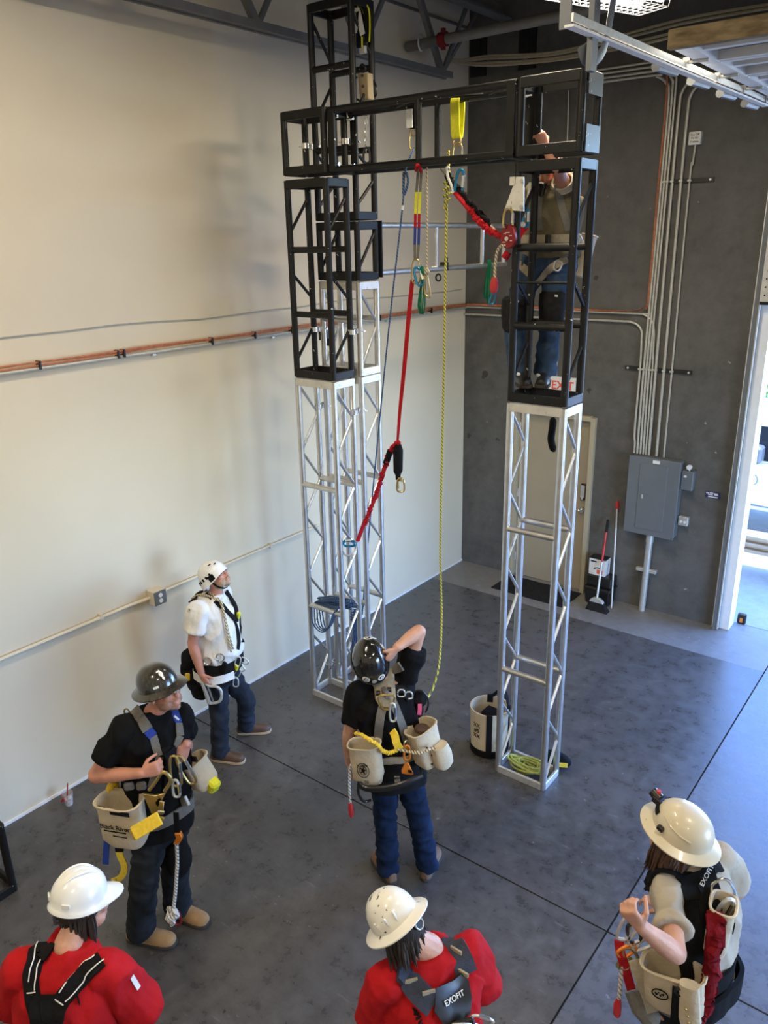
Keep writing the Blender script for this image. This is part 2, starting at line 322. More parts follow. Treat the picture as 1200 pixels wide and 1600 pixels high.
# personnel door
d = struct('door_1', MB().box((1.26, .05, 1.066), (.93, .045, 2.125)), 'door_tan', bevel=.003)
f = MB()
f.box((.765, -.0, 1.085), (.055, .12, 2.17)); f.box((1.755, 0, 1.085), (.055, .12, 2.17)); f.box((1.26, 0, 2.155), (.935, .12, .055))
build('door_frame', f, 'frame_tan', d, bevel=.003)
h = MB().cyl((1.67, .027, 1.05), (1.67, -.02, 1.05), .032, n=18); h.tube(catmull([(1.67, -.015, 1.05), (1.66, -.05, 1.05), (1.62, -.055, 1.05), (1.55, -.05, 1.045)], 4), .011, 8)
build('lever_handle', h, 'chrome', d)
k = MB().box((1.675, .01, 1.265), (.075, .035, .20)); build('keypad_lock', k, 'blackplastic', d, bevel=.006)
k = MB().box((1.668, -.012, 1.275), (.052, .012, .15)); k.cyl((1.668, -.012, 1.19), (1.668, -.026, 1.19), .016); build('lock_plate', k, 'zinc', d, bevel=.004)
hh = MB()
for z in (.25, 1.1, 1.95): hh.cyl((.80, .015, z-.05), (.80, .015, z+.05), .011, n=10)
build('hinge', hh, 'zinc', d)
t = thing('exit_sign', 'white exit sign with red letters above the tan door', 'sign', (1.215, -.01, 2.50))
build('sign_board', MB().box((1.335, -.015, 2.50), (.33, .03, .19)), 'paper', t, bevel=.004)
text('lettering', 'EXIT', .135, (1.345, -.031, 2.495), (1, 0, 0), (0, 0, 1), 'redink', t, bold=True)
# roll-up door: side jamb, tracks, raised sections
st = struct('door_2', MB().box((3.335, -.045, 2.4), (.05, .09, 4.8)), 'grey_steel')
build('edge_trim', MB().box((3.30, -.012, 2.55), (.028, .024, 5.1)), 'white_paint', st)
build('outer_jamb', MB().box((3.41, .10, 2.55), (.1, .22, 5.1)), 'white_paint', st)
trk = [(3.36, -.08, .02), (3.36, -.08, 4.3), (3.36, -.10, 4.75), (3.36, -.25, 5.02), (3.36, -.55, 5.13), (3.36, -1.0, 5.15), (3.36, -4.43, 5.12)]
build('door_track', MB().ribbon(catmull(trk, 6), (1, 0, 0), .036, .012), 'zinc', st)
build('track_angle', MB().bar((3.345, -.7, 5.115), (3.345, -4.43, 5.085), .05, .012), 'white_paint', st)
m = MB()
for j in range(2): z0 = 3.5+j*.55; m.box((5.2, -.085, z0+.272), (3.68, .045, .54))
build('lower_section', m, 'white_paint', st, bevel=.006)
m = MB()
for z in (3.5, 4.05): m.box((3.42, -.115, z+.27), (.10, .02, .54))
build('end_stile', m, 'zinc', st)
m = MB(); rnd = random.Random(2)
for k in range(14): m.cyl((3.40+rnd.choice((0, .028)), -.124, 3.56+k*.075), (3.40, -.128, 3.56+k*.075), .008, n=8)
build('stile_hole', m, 'dark_gap', st)
build('bottom_seal', MB().box((5.2, -.085, 3.485), (3.68, .06, .03)), 'rubber', st)
for j in range(4):                       # raised sections overhead, ribs across
    y0 = -.62-j*.655; s_ = MB()
    build('section_liner', MB().box((5.22, y0-.32, 5.235), (3.6, .64, .03)), 'deck', st); s_.box((5.22, y0-.03, 5.20), (3.6, .05, .07)); s_.box((5.22, y0-.61, 5.20), (3.6, .05, .07)); s_.box((5.22, y0-.32, 5.205), (3.6, .06, .05))
    s_.box((3.46, y0-.32, 5.20), (.10, .64, .085)); build('raised_section', s_, 'white_paint', st)
build('section_edge', MB().box((5.24, -3.27, 5.19), (3.64, .06, .10)), pm('weathered_timber', (.22, .165, .095), .9, 0, .5, 22, .6, 60, stretch=(.3, 1, 1)), st)
for j in range(4):
    y = -.80-j*.66; r_ = MB()
    r_.tube([(3.36, y, 5.15), (3.50, y, 5.15)], .011, 8); r_.cyl((3.345, y, 5.15), (3.375, y, 5.15), .03, n=12); r_.bar((3.43, y, 5.15), (3.43, y+.07, 5.18), .05, .012); r_.bar((3.43, y, 5.15), (3.43, y-.07, 5.18), .05, .012)
    build('roller', r_, 'zinc', st)
    s_ = MB().cyl((3.28, y-.30, 5.10), (3.28, y+.05, 5.115), .03, n=10); build('cable_sleeve', s_, 'grey_steel', st)
hb = MB().bar((3.31, -4.40, 5.08), (3.31, -4.40, 6.7), .06, .012, (0, 1, 0)); build('track_hanger', hb, 'grey_steel', st)
hb = MB().box((3.33, -4.12, 5.10), (.03, .07, .34)); hb.tube(catmull([(3.36, -3.96, 5.30), (3.34, -4.0, 5.05), (3.30, -4.09, 4.99), (3.29, -4.15, 5.05)], 5), .035, 8, flat=.25); build('track_bumper', hb, 'grey_steel', st)
# roof joists
def joist(x, nodes, zb, zt, y0, y1, ph):
    t = thing('roof_joist', ph, 'joist', (x, (y0+y1)/2, zb))
    m = MB()
    for s in (-.03, .03): m.box((x+s, (y0+y1)/2, zb), (.045, y1-y0, .05)); m.box((x+s*1.4, (y0+y1)/2, zb-.028), (.03, y1-y0, .012))
    build('bottom_chord', m, 'joiststeel', t)
    m = MB().box((x-.035, -6.4, zt), (.05, 12.7, .055)); m.box((x+.035, -6.4, zt), (.05, 12.7, .055)); build('top_chord', m, 'joiststeel', t)
    for a, b, w in nodes: build('web', MB().bar((x, a, zb), (x, b, zt), w, w*.8, (1, 0, 0)), 'joiststeel', t)
    return t
N_ = []
for k in range(9):
    y = -.98-k*1.27; N_ += [(y, y-.62, .06), (y, y+.62, .038)]
N_ += [(-.98, -.05, .03)]
joist(.30, N_, 5.69, 6.62, -12.4, -.86, 'open-web steel joist running along the cream wall, its bottom chord low')
joist(1.75, [(y-.3, b-.3, w) for y, b, w in N_ if b < -.4], 6.15, 6.62, -12.4, -1.2, 'open-web steel joist further from the cream wall, almost out of view')
t = thing('ledger_beam', 'dark steel ledger angle under the roof above the grey wall corner', 'beam', (.43, -1, 6.34))
b_ = MB().box((.43, -1.6, 6.36), (.02, 3.1, .16)); b_.box((.49, -1.6, 6.29), (.13, 3.1, .02)); build('angle', b_, 'joiststeel', t)
for x0, lab in ((.02, 'black steel embed plate high on the grey wall, beside the corner'), (.62, 'black steel embed plate high on the grey wall, to the right of the corner one')):
    p_ = MB().box((x0+.11, -.012, 6.0), (.2, .024, .40)); p_.box((x0+.11, -.03, 6.05), (.05, .03, .3)); build('embed_plate', p_, 'blackplastic', label=lab, cat='plate', org=(x0+.11, -.012, 6.0))
# sprinkler pipe
t = thing('sprinkler_pipe', 'dark steel sprinkler pipe hung under the roof with red coupling', 'pipe', (1.5, -1.2, 5.97))
build('pipe_run', MB().cyl((.03, -1.2, 5.93), (8.9, -1.2, 5.99), .048, n=14), 'joiststeel', t)
c_ = MB().cyl((.42, -1.2, 5.935), (.50, -1.2, 5.935), .066, n=14); c_.box((.46, -1.2, 6.0), (.035, .035, .06)); c_.box((.46, -1.2, 5.87), (.035, .035, .05)); build('coupling', c_, 'red_anod', t)
h_ = MB().cyl((.20, -1.2, 6.08), (.20, -1.2, 6.69), .007, n=6); h_.tube([(.20, -1.2+.052*cos(a*pi/8), 5.945+.075*sin(a*pi/8)) for a in range(-8, 8)], .008, 6, closed=True); build('hanger', h_, 'zinc', t)
# pale cable bundle sagging along the grey wall
cab = thing('cable_bundle', 'bundle of pale flat cables sagging across under the roof, high at the grey wall', 'cable', (1.2, -.3, 5.85))
for k in range(4):
    dz = (.015, -.025, .04, -.05)[k]; P = [(.02, -.5, 5.93), (.12, -.36, 5.905+dz*.3), (.45, -.3, 5.885+dz), (1.2, -.3, 5.825+dz*.8), (2.0, -.3, 5.865+dz*1.3), (2.6, -.3, 5.90+dz*1.4), (3.6, -.3, 5.90+dz)]
    build('cable', MB().tube(catmull(P, 6), .013, 6), 'web_khaki', cab)
# strip light with wire guard
def strip_light(x, y, z, L, lab, guard=True, w=.30, ang=0):
    t = thing('strip_light', lab, 'light', (x, y, z), 'strip lights'); h_ = MB(); u = V((cos(ang), sin(ang), 0)); v = V((-sin(ang), cos(ang), 0)); c = V((x, y, z)); R_ = Matrix((u, v, V((0, 0, 1)))).transposed()
    h_.box(c+V((0, 0, .05)), (L, w, .05), R_); 
    for s in (-1, 1): h_.bar(c+v*s*w*.4+V((0, 0, .05)), c+v*s*w*.4+V((0, 0, 6.7-z)), .012, .012) if s > 0 else h_.bar(c+u*L*.4+V((0, 0, .05)), c+u*L*.4+V((0, 0, 6.7-z)), .012, .012)
    build('housing', h_, 'white_paint', t)
    tb = MB()
    for s in (-.09, .09): tb.cyl(c+v*s-u*(L/2-.03), c+v*s+u*(L/2-.03), .02, n=10)
    build('light_tube', tb, 'lamp_tube', t)
    if guard:
        gm = MB(); nn = int(L/.055)
        for k in range(nn+1):
            p = c+u*(k/nn-.5)*L; gm.tube([p+v*(w*.5)+V((0, 0, .03)), p+v*(w*.42)+V((0, 0, -.05)), p-v*(w*.42)+V((0, 0, -.05)), p-v*(w*.5)+V((0, 0, .03))], .0035, 4)
        for s in (-.42, -.2, 0, .2, .42): gm.tube([c+v*w*s-u*L/2+V((0, 0, -.05)), c+v*w*s+u*L/2+V((0, 0, -.05))], .0035, 4)
        build('wire_guard', gm, 'white_paint', t)
    lamp('strip_lamp', 'AREA', c+V((0, 0, -.075)), c+V((0, 0, -2)), STRIP_W, (1.0, .86, .64), size=(L, .2)).rotation_euler = (0, 0, ang)
    return t
M['lamp_tube'] = pm('lit_lamp_tube', (.9, .9, .9), .4, 0, 0, 1, emit=((1, .95, .86), 9))
strip_light(2.74, -2.93, 5.62, 1.22, 'lit strip light in a wire guard, above the black truss and beside the door track', ang=1.2)
for i, (x, y) in enumerate(((2.2, -6.5), (5.6, -6.0), (2.2, -10.3), (6.2, -10.2))):
    strip_light(x, y, 6.1, 1.22, 'lit ceiling strip light over the viewing floor, above the frame of view', False, ang=pi/2)
# ---------------------------------------------------------------- truss gantry
WX_, WY_, LR = .4513, .2799, .0255          # outer section size, leg radius
def section(name, L, mat, pmat, lab, group, loc, rungs, zig, axis='Z', extra=None):
    """box truss section standing on its base corner (local origin), legs along Z (or lying along X)"""
    t = thing(name, lab, 'truss', loc, group); O = V(loc)
    def T(x, y, z): return O+(V((x, y, z)) if axis == 'Z' else V((z, y, x)) if axis == 'X' else V((x, z, y)))
    # axis X: across = z, along = x.  axis Y: along = y, tall = z
    if axis == 'Y': T = lambda x, y, z: O+V((y, z, x))
    xs, ys = (LR, WX_-LR), (LR, WY_-LR); fr = .062
    for x in xs:
        for y in ys: build('leg', MB().cyl(T(x, y, .004), T(x, y, L-.004), LR, n=14), mat, t)
    for z0 in (fr/2, L-fr/2):
        m = MB()
        for y in (.012, WY_-.012): m.bar(T(.03, y, z0), T(WX_-.03, y, z0), fr, .022, T(0, 1, 0)-T(0, 0, 0)) if False else m.loft(_barrings(T, (.03, y, z0), (WX_-.03, y, z0), 'x', fr))
        for x in (.012, WX_-.012): m.loft(_barrings(T, (x, .03, z0), (x, WY_-.03, z0), 'y', fr))
        build('end_frame', m, pmat, t, bevel=.003)
    for z, r in rungs:
        for y in ys: build('rung', MB().cyl(T(LR, y, z), T(WX_-LR, y, z), r, n=12), mat, t)
    for x in xs:
        for (za, ya, zb, yb) in zig: build('diagonal_brace', MB().cyl(T(x, LR if ya == 0 else WY_-LR, za), T(x, LR if yb == 0 else WY_-LR, zb), .0125, n=8), mat, t)
    return t
def _barrings(T, a, b, d, fr):
    w = .011; out = []
    for p in (a, b):
        if d == 'x': out.append([T(p[0], p[1]+i*w, p[2]+j*fr/2) for i, j in ((-1, -1), (1, -1), (1, 1), (-1, 1))])
        else: out.append([T(p[0]+i*w, p[1], p[2]+j*fr/2) for i, j in ((-1, -1), (1, -1), (1, 1), (-1, 1))])
    return out
ZA = [.03, .36, .65, .945, 1.24, 1.53, 1.82, 2.115, 2.41, 2.71, 2.99]
def zz(ks, par): return [(a, (i+par) % 2, b, (i+1+par) % 2) for i, (a, b) in enumerate(zip(ks, ks[1:]))]
RA = [(.95, .024), (2.115, .024)]
RX, RY, LX, LY, L2X, L2Y = 2.6255, -3.6408, .6224, -3.6716, .652, -3.357
G1, G2 = 'aluminium tower sections', 'black truss sections'
section('aluminium_truss', 3.045, 'alu', 'aluplate', 'tall silver aluminium truss section standing alone at right with rope in its base', G1, (RX, RY, 0), RA, zz(ZA, 0))
section('aluminium_truss', 3.045, 'alu', 'aluplate', 'tall silver aluminium truss section standing front of the left pair', G1, (LX, LY, 0), RA, zz(ZA, 0))
section('aluminium_truss', 3.045, 'alu', 'aluplate', 'tall silver aluminium truss section standing rear of the left pair, nearest the corner', G1, (L2X, L2Y, 0), RA, zz(ZA, 0))
section('aluminium_truss', .755, 'alu', 'aluplate', 'short silver truss section stacked on the rear left tower under a black cube', G1, (L2X, L2Y, 3.05), [(.45, .024)], [(.05, 0, .40, 1), (.42, 1, .70, 0)])
BZ = [(.13, 0, .40, 1), (.62, 1, .83, 0), (1.13, 0, 1.40, 1)]; BR = [(.512, .024), (1.008, .024)]
section('black_truss', 1.52, 'black', 'black', 'black truss section atop the right silver tower, a climber behind it', G2, (RX, RY, 3.052), BR, BZ)
tr = C.objects[-1].parent
build('step_rod', MB().cyl((RX+.03, RY+.02, 3.845), (RX+WX_-.03, RY+.02, 3.845), .009, n=8), 'black', tr)
section('black_truss', 1.52, 'black', 'black', 'black truss section atop the front left silver tower', G2, (LX, LY, 3.052), BR, BZ)
section('black_truss', .45, 'black', 'black', 'black cube section on the rear left tower where the silver ladder beam joins', G2, (L2X, L2Y, 3.815), [], [(.08, 0, .38, 1)])
section('black_truss', 1.53, 'black', 'black', 'black truss section rising highest, topmost on the rear left tower', G2, (L2X, L2Y, 4.275), [(.52, .024), (1.09, .024)], [(.10, 0, .30, 1), (.34, 1, .50, 0), (.72, 0, 1.02, 1), (1.16, 1, 1.44, 0)])
section('black_truss', .445, 'black', 'black', 'black corner cube on the right tower at the right end of the top beam', G2, (RX, RY, 4.602), [], [])
section('black_truss', .445, 'black', 'black', 'black corner cube on the front left tower at the left end of the top beam', G2, (LX, LY, 4.602), [], [])
# top beam, lying along X: local x -> world z, local z -> world x
bx0, bx1 = LX+WX_+.004, RX-.004
beam = section('black_truss', bx1-bx0, 'black', 'black', 'long black truss beam spanning between the two towers with slings on it', G2, (bx0, RY, 4.595), [(.80, .022)], zz([.06, .42, .80, 1.2, 1.5], 0), 'X')
lb = section('aluminium_truss', 2.12, 'alu', 'aluplate', 'silver ladder beam running level from rear left tower towards the grey wall', G1, (L2X, L2Y+WY_+.01, 3.835), [(.86, .02), (1.66, .02)], [], 'Y') if False else None
t = thing('ladder_beam', 'silver aluminium ladder beam running level from rear left tower towards the grey wall', 'truss', (1.075, -3.07, 3.84), G1)
for z in (3.865, 4.235): build('rail', MB().cyl((1.075, -3.07, z), (1.075, -.96, z), .024, n=12), 'alu', t)
for y in (-3.03, -2.22, -1.42, -1.0): build('rung', MB().cyl((1.075, y, 3.87), (1.075, y, 4.23), .02, n=10), 'alu', t)
pl = MB().box((1.075, -3.066, 4.05), (.09, .012, .44)); build('end_plate', pl, 'black', t)
# joint plates, bolts and paint chips on cubes
for zc_, hh, lb in ((4.97, .11, 'upper'), (4.68, .15, 'lower')): build('splice_plate', MB().box((RX+WX_+.006, RY+.14, zc_), (.01, .20, hh)), 'black', label='black steel splice plate on the right corner cube, the %s one' % lb, cat='plate', org=(RX+WX_, RY+.14, zc_))
for x0, s in ((bx0, 1), (bx1, -1)):
    for z in (4.66, 4.98):
        for dy in (.05, .23): build('bolt', MB().cyl((x0, RY+dy, z), (x0+s*.06, RY+dy, z), .012, n=8), 'chrome', beam)
# tube clamps tying the two left towers together
k = 0
for z in (4.83, 3.42, 2.76, .20):
    for x, where in ((.65+.0, 'inner'), (1.062, 'outer')):
        y0, y1 = LY+WY_-LR, L2Y+LR; k += 1
        c_ = thing('tube_clamp', 'shiny tube clamp on the %s legs of the left towers, %s' % ('room-side' if where == 'outer' else 'wall-side', {4.83: 'beside the black corner cube', 3.42: 'above the silver joint', 2.76: 'high on silver legs', .20: 'low, near the floor'}[z]), 'clamp', (x, y0, z), 'tube clamps')
        for yy in (y0, y1): build('collar', MB().lathe([(LR+.001, -.02), (LR+.008, -.02), (LR+.008, .02), (LR+.001, .02), (LR+.001, -.02)], (x, yy, z), 14, caps=False), 'chrome', c_)
        build('bolt', MB().cyl((x-.03, y0, z), (x-.075, y0+.0, z), .006, n=6), 'chrome', c_); build('bolt', MB().cyl((x+.03, y1, z), (x+.07, y1, z), .006, n=6), 'chrome', c_)
m = MB().box((L2X-.01, L2Y+.1, 3.35), (.10, .09, .07)); m.box((L2X+.03, L2Y+.1, 3.30), (.05, .07, .06))
build('cable_clamp', m, 'blackplastic', label='black clamp block on the wall side of the left towers', cat='clamp', org=(L2X, L2Y+.1, 3.35))
# truss cube standing on the floor at the left edge
section('black_truss', .545, 'black', 'black', 'black truss cube standing on the floor by the cream wall at left', G2, (.684-WX_, -6.648-WY_, 0), [], [])
# ---------------------------------------------------------------- grey wall: electrical panel, conduits, boxes
def q3(px, py, y): p = on(px, py, y=y); return p
t = thing('electrical_panel', 'large grey steel breaker panel on the grey wall under the conduits', 'electrical panel', (2.49, -.06, .88))
P0 = on(984, 711, y=-.15); P1 = on(1048, 844, y=-.15); ex0, ex1, ez0, ez1 = P0.x, P1.x+.025, P1.z, P0.z
build('cabinet', MB().box(((ex0+ex1)/2, -.072, (ez0+ez1)/2), (ex1-ex0-.02, .138, ez1-ez0-.02)), 'grey_steel', t, bevel=.006)
build('cover', MB().box(((ex0+ex1)/2, -.148, (ez0+ez1)/2), (ex1-ex0, .014, ez1-ez0)), 'grey_steel', t, bevel=.004)
dxa, dxb, dza, dzb = ex0+.13, ex1-.13, ez0+.07, ez1-.07
build('panel_door', MB().box(((dxa+dxb)/2, -.158, (dza+dzb)/2), (dxb-dxa, .008, dzb-dza)), 'grey_steel', t, bevel=.003)
build('latch', MB().box((dxa+.05, -.165, (dza+dzb)/2+.0), (.018, .01, .05)), 'zinc', t, bevel=.002)
build('label_plate', MB().box(((ex0+ex1)/2+.02, -.157, ez1-.035), (.075, .004, .035)), 'paper', t)
EZ = ez1
def conduit(pts, r, lab, mat='emt', straps=()):
    o = build('conduit', MB().tube(catmull(pts, 6), r, 8), mat, label=lab, cat='conduit', group='steel conduits on the grey wall', org=pts[-1]); return o
YC = -.035
conduit([(.0, YC, 3.25), (1.9, YC, 3.25), (2.06, YC, 3.25), (2.16, YC, 3.225), (2.215, YC, 3.16), (2.225, YC, 3.05), (2.235, YC, 2.76), (2.235, YC, 2.1), (2.25, YC, 1.95), (2.25, YC, EZ)], .012, 'conduit running low from the corner then bending down as leftmost into the panel')
conduit([(.0, YC, 5.575), (2.02, YC, 5.575), (2.15, YC, 5.56), (2.25, YC, 5.49), (2.285, YC, 5.36), (2.285, YC, 4.6), (2.275, YC, 2.76), (2.285, YC, EZ)], .013, 'conduit bending left at its top just under the others, orange wire alongside')
conduit([(.0, YC, 5.61), (2.10, YC, 5.61), (2.22, YC, 5.60), (2.30, YC, 5.52), (2.315, YC, 5.40), (2.315, YC, 4.6), (2.305, YC, 2.76), (2.32, YC, EZ)], .013, 'conduit second among those bending left at the top')
conduit([(.0, YC, 5.65), (2.16, YC, 5.65), (2.28, YC, 5.635), (2.335, YC, 5.55), (2.345, YC, 5.40), (2.345, YC, 4.6), (2.335, YC, 2.76), (2.352, YC, EZ)], .012, 'conduit third among those bending left at the top')
conduit([(.0, YC, 3.335), (2.1, YC, 3.335), (2.22, YC, 3.33), (2.315, YC, 3.27), (2.35, YC, 3.16), (2.36, YC, 2.95), (2.368, YC, 2.76), (2.38, YC, EZ)], .010, 'conduit running with the orange wire from the corner, bending down into the panel')
conduit([(3.3, YC, 5.52), (2.62, YC, 5.52), (2.49, YC, 5.49), (2.41, YC, 5.40), (2.395, YC, 5.25), (2.395, YC, 4.6), (2.405, YC, 2.76), (2.415, YC, EZ)], .015, 'conduit bending right at its top, leftmost of the three that do')
conduit([(3.3, YC, 5.47), (2.68, YC, 5.47), (2.56, YC, 5.44), (2.49, YC, 5.35), (2.48, YC, 5.2), (2.48, YC, 4.6), (2.492, YC, 2.76), (2.50, YC, EZ)], .015, 'conduit bending right at its top, middle of the three that do')
conduit([(3.3, YC, 5.42), (2.76, YC, 5.42), (2.65, YC, 5.39), (2.56, YC, 5.30), (2.535, YC, 5.15), (2.535, YC, 4.7), (2.52, YC, 4.0), (2.51, YC, 3.0), (2.51, YC, 2.9)], .014, 'conduit bending right at its top, rightmost, passing left of the small pale box') if False else None
conduit([(2.585, YC, 4.93), (2.575, YC, 4.75), (2.563, YC, 4.60), (2.575, YC, 2.76), (2.58, YC, EZ)], .010, 'thin conduit dropping from the small handwritten box, rightmost into the panel')
conduit([(.0, YC, 5.69), (2.9, YC, 5.69)], .012, 'uppermost horizontal conduit, running straight on without bending down')
conduit([(1.228, -.02, 5.55), (1.245, -.02, 4.9), (1.262, -.02, 2.60)], .008, 'thin single conduit dropping to the exit sign')
for z, x0, x1, lab in ((2.762, 2.065, 2.775, 'lower black strut channel crossing behind the conduits'), (4.612, 2.30, 2.785, 'upper black strut channel crossing behind the conduits')):
    t = thing('strut_channel', lab, 'bracket', ((x0+x1)/2, 0, z)); build('channel', MB().box(((x0+x1)/2, -.011, z), (x1-x0, .022, .04)), 'blackplastic', t)
    for x in (x0+.03, x1-.03): build('bolt', MB().cyl((x, -.02, z), (x, -.03, z), .012, n=8), 'zinc', t)
    for x in ((2.235, 2.275, 2.305, 2.335, 2.368, 2.405, 2.492, 2.575) if z < 3 else (2.315, 2.345, 2.395, 2.48, 2.563)): build('strap', MB().box((x, YC-.006, z), (.034, .03, .018)), 'zinc', t)
t = thing('junction_box', 'small pale junction box with handwriting, high on the grey wall', 'box', (2.575, -.02, 4.985))
build('cover', MB().box((2.575, -.025, 4.985), (.115, .05, .115)), 'frame_pale' if 'frame_pale' in M else 'paper', t, bevel=.004)
for k, (s, dz) in enumerate((('Fire Off', .03), ('Pnl R1', 0), ('5 wires', -.03))): text('handwriting', s, .026, (2.575, -.0515, 4.985+dz), (1, 0, 0), (0, 0, 1), 'ink', t)
t = thing('disconnect_box', 'small grey switch box at the right of the breaker panel', 'electrical box', (2.87, -.04, 1.52))
build('box_body', MB().box((2.865, -.045, 1.625), (.13, .09, .215)), 'grey_steel', t, bevel=.01); build('label_plate', MB().box((2.845, -.092, 1.675), (.03, .004, .022)), 'paper', t)
build('side_nipple', MB().cyl((2.70, -.05, 1.55), (2.80, -.05, 1.55), .014), 'zinc', t); build('round_knob', MB().cyl((2.87, -.05, 1.775), (2.87, -.08, 1.775), .027), 'white_paint', t); build('knob_stem', MB().cyl((2.87, -.05, 1.73), (2.87, -.05, 1.775), .008), 'white_paint', t)
t = thing('outlet_box', 'square steel outlet box low at the right of the breaker panel', 'outlet', (2.86, -.03, 1.16))
build('box_body', MB().box((2.862, -.03, 1.16), (.105, .06, .105)), 'zinc', t, bevel=.006); build('side_nipple', MB().cyl((2.72, -.03, 1.19), (2.81, -.03, 1.19), .012), 'zinc', t)
for x in (2.843, 2.882): build('receptacle', MB().cyl((x, -.06, 1.155), (x, -.066, 1.155), .015, n=12), 'white_paint', t)
t = thing('wall_sticker', 'small dark blue sticker on the grey wall beside the roll-up door', 'sticker', (3.125, -.003, 1.495))
build('backing', MB().box((3.125, -.003, 1.495), (.15, .004, .07)), pm('navy_print', (.03, .03, .12), .5), t)
for x, z, w in ((3.07, 1.512, .03), (3.11, 1.515, .035), (3.155, 1.512, .04), (3.10, 1.497, .05), (3.16, 1.499, .04), (3.128, 1.473, .10)): build('print_line', MB().box((x, -.0055, z), (w, .002, .011)), 'whiteink', t)
t = thing('riser_pipe', 'thick galvanised pipe rising from the floor to the breaker panel', 'pipe', (2.515, -.07, 0))
build('pipe', MB().cyl((2.515, -.075, 0), (2.53, -.075, ez0), .036, n=16), 'zinc', t); build('pipe_clamp', MB().box((2.52, -.06, .50), (.23, .05, .04)), 'zinc', t, bevel=.004)
build('coupling', MB().cyl((2.5285, -.075, ez0-.10), (2.53, -.075, ez0), .042, n=16), 'zinc', t)
# orange low-voltage cables: along the cream wall, the grey wall, then up beside the conduits
M['orangewire'] = pm('orange_cable_jacket', (.46, .15, .065), .6, 0, .25, 30)
t = thing('cable_run', 'orange cables tied to a pale conduit along the cream wall', 'cable', (.03, -6, 3.34))
build('conduit', MB().tube([(.03, -12.8, 3.325), (.03, -.03, 3.325)], .014, 8), 'emt', t)
t2 = thing('cable_run', 'orange cables along the grey wall, rising beside the steel conduits', 'cable', (1.2, -.05, 3.35))
rn = random.Random(4)
for k in range(3):
    P = [(.036+.004*k, y, 3.352+.010*k+rn.uniform(-.007, .009)) for y in [-12.8+.55*i for i in range(23)]]+[(.04, -.06, 3.352+.008*k)]
    build('orange_cable', MB().tube(catmull(P, 3), .0065, 6), 'orangewire', t)
    P = [(.05, -.05, 3.352+.008*k), (.3, -.05, 3.36+.006*k), (1.0, -.05, 3.352+.008*k), (1.7, -.05, 3.352+.004*k), (2.1, -.05, 3.36), (2.22, -.05, 3.40), (2.264-.004*k, -.05, 3.5), (2.268-.004*k, -.05, 4.6), (2.27-.004*k, -.05, 5.4), (2.24, -.05, 5.62)]
    build('orange_cable', MB().tube(catmull(P, 5), .0055, 6), 'orangewire', t2)
for y in (-5.56, -4.93, -4.88, -4.02, -3.53, -3.07, -2.2, -1.75, -.8): build('zip_tie', MB().box((.035, y, 3.35), (.055, .012, .06)), 'blackplastic', t)
for y in (-4.6, -3.3, -1.6): build('strap', MB().box((.02, y, 3.312), (.03, .03, .03)), 'zinc', t)
P = [(.008, y, 3.548+.012*sin(y*2.1)+.006*sin(y*5)) for y in [-12.5+.4*i for i in range(32)]]
build('thin_wire', MB().tube(catmull(P, 3), .0045, 5), 'emt', label='thin grey wire drooping along the cream wall above the orange cables', cat='wire', org=(0, -3, 3.55))
t = thing('wall_conduit', 'cream painted conduit running along the cream wall at waist height', 'conduit', (0, -4, 1.33))
m = MB().tube([(.022, -12.8, 1.335), (.022, -5.1, 1.335), (.035, -4.98, 1.335), (.035, -4.9, 1.335)], .0145, 8); build('pipe', m, 'wallpaint', t)
m = MB().tube(catmull([(.035, -4.82, 1.335), (.035, -4.75, 1.335), (.02, -4.62, 1.338), (.02, -2.8, 1.345)], 5), .0125, 8); build('pipe', m, 'wallpaint', t)
for y in (-5.37, -4.35, -3.5): build('strap', MB().box((.018, y, 1.343), (.036, .028, .045)), 'wallpaint', t)
t = thing('outlet_box', 'grey double outlet box on the cream wall behind the white helmet man', 'outlet', (0, -4.86, 1.33))
build('box_body', MB().box((.05, -4.86, 1.335), (.10, .12, .125)), 'wallpaint', t, bevel=.004); build('cover_plate', MB().box((.104, -4.86, 1.335), (.01, .118, .122)), 'grey_steel', t, bevel=.003)
for dz in (-.024, .024): build('receptacle', MB().cyl((.108, -4.86, 1.335+dz), (.113, -4.86, 1.335+dz), .019, n=14), 'white_paint', t)
# floor-level things by the grey wall
t = thing('door_mat', 'black rubber mat on the floor before the tan door', 'mat', (1.27, -.31, 0)); 
build('mat_sheet', MB().box((1.27, -.31, .006), (.98, .48, .012)), 'rubber', t, bevel=.004)
t = thing('storage_tote', 'black plastic tote standing against the grey wall', 'tote', (2.03, -.14, 0))
m = MB().loft([[V((2.03+sx*w/2, -.15+sy*d/2, z)) for sx, sy in ((-1, -1), (1, -1), (1, 1), (-1, 1))] for z, w, d in ((.002, .27, .20), (.18, .30, .23))]); build('tub', m, 'blackplastic', t, bevel=.008)
m = MB().box((2.03, -.15, .20), (.325, .25, .04)); m.box((2.03, -.13, .285), (.30, .19, .13)); build('lid', m, 'blackplastic', t, bevel=.012)
t = thing('carton', 'small white carton with a black and red picture, on the black tote', 'box', (2.0, -.13, .35))
build('carton_body', MB().box((1.99, -.13, .452), (.20, .14, .20)), 'paper', t, bevel=.002)
build('carton_flap', MB().box((1.99, -.13, .556), (.202, .142, .006)), 'blackplastic', t)
rng = [(2.0+.045*cos(a*pi/8), -.2015, .42+.03*sin(a*pi/8)) for a in range(1, 9)]; build('printed_curve', MB().tube(rng, .005, 5), 'ink', t)
build('red_print', MB().box((2.025, -.2015, .40), (.07, .003, .05)), 'redink', t)
for x, w in ((1.945, .07),): build('printed_word', MB().box((x, -.2015, .52), (w, .003, .016)), 'ink', t)
t = thing('broom', 'broom with black grip, red and silver handle and black angled head', 'broom', (2.09, -.38, 0))
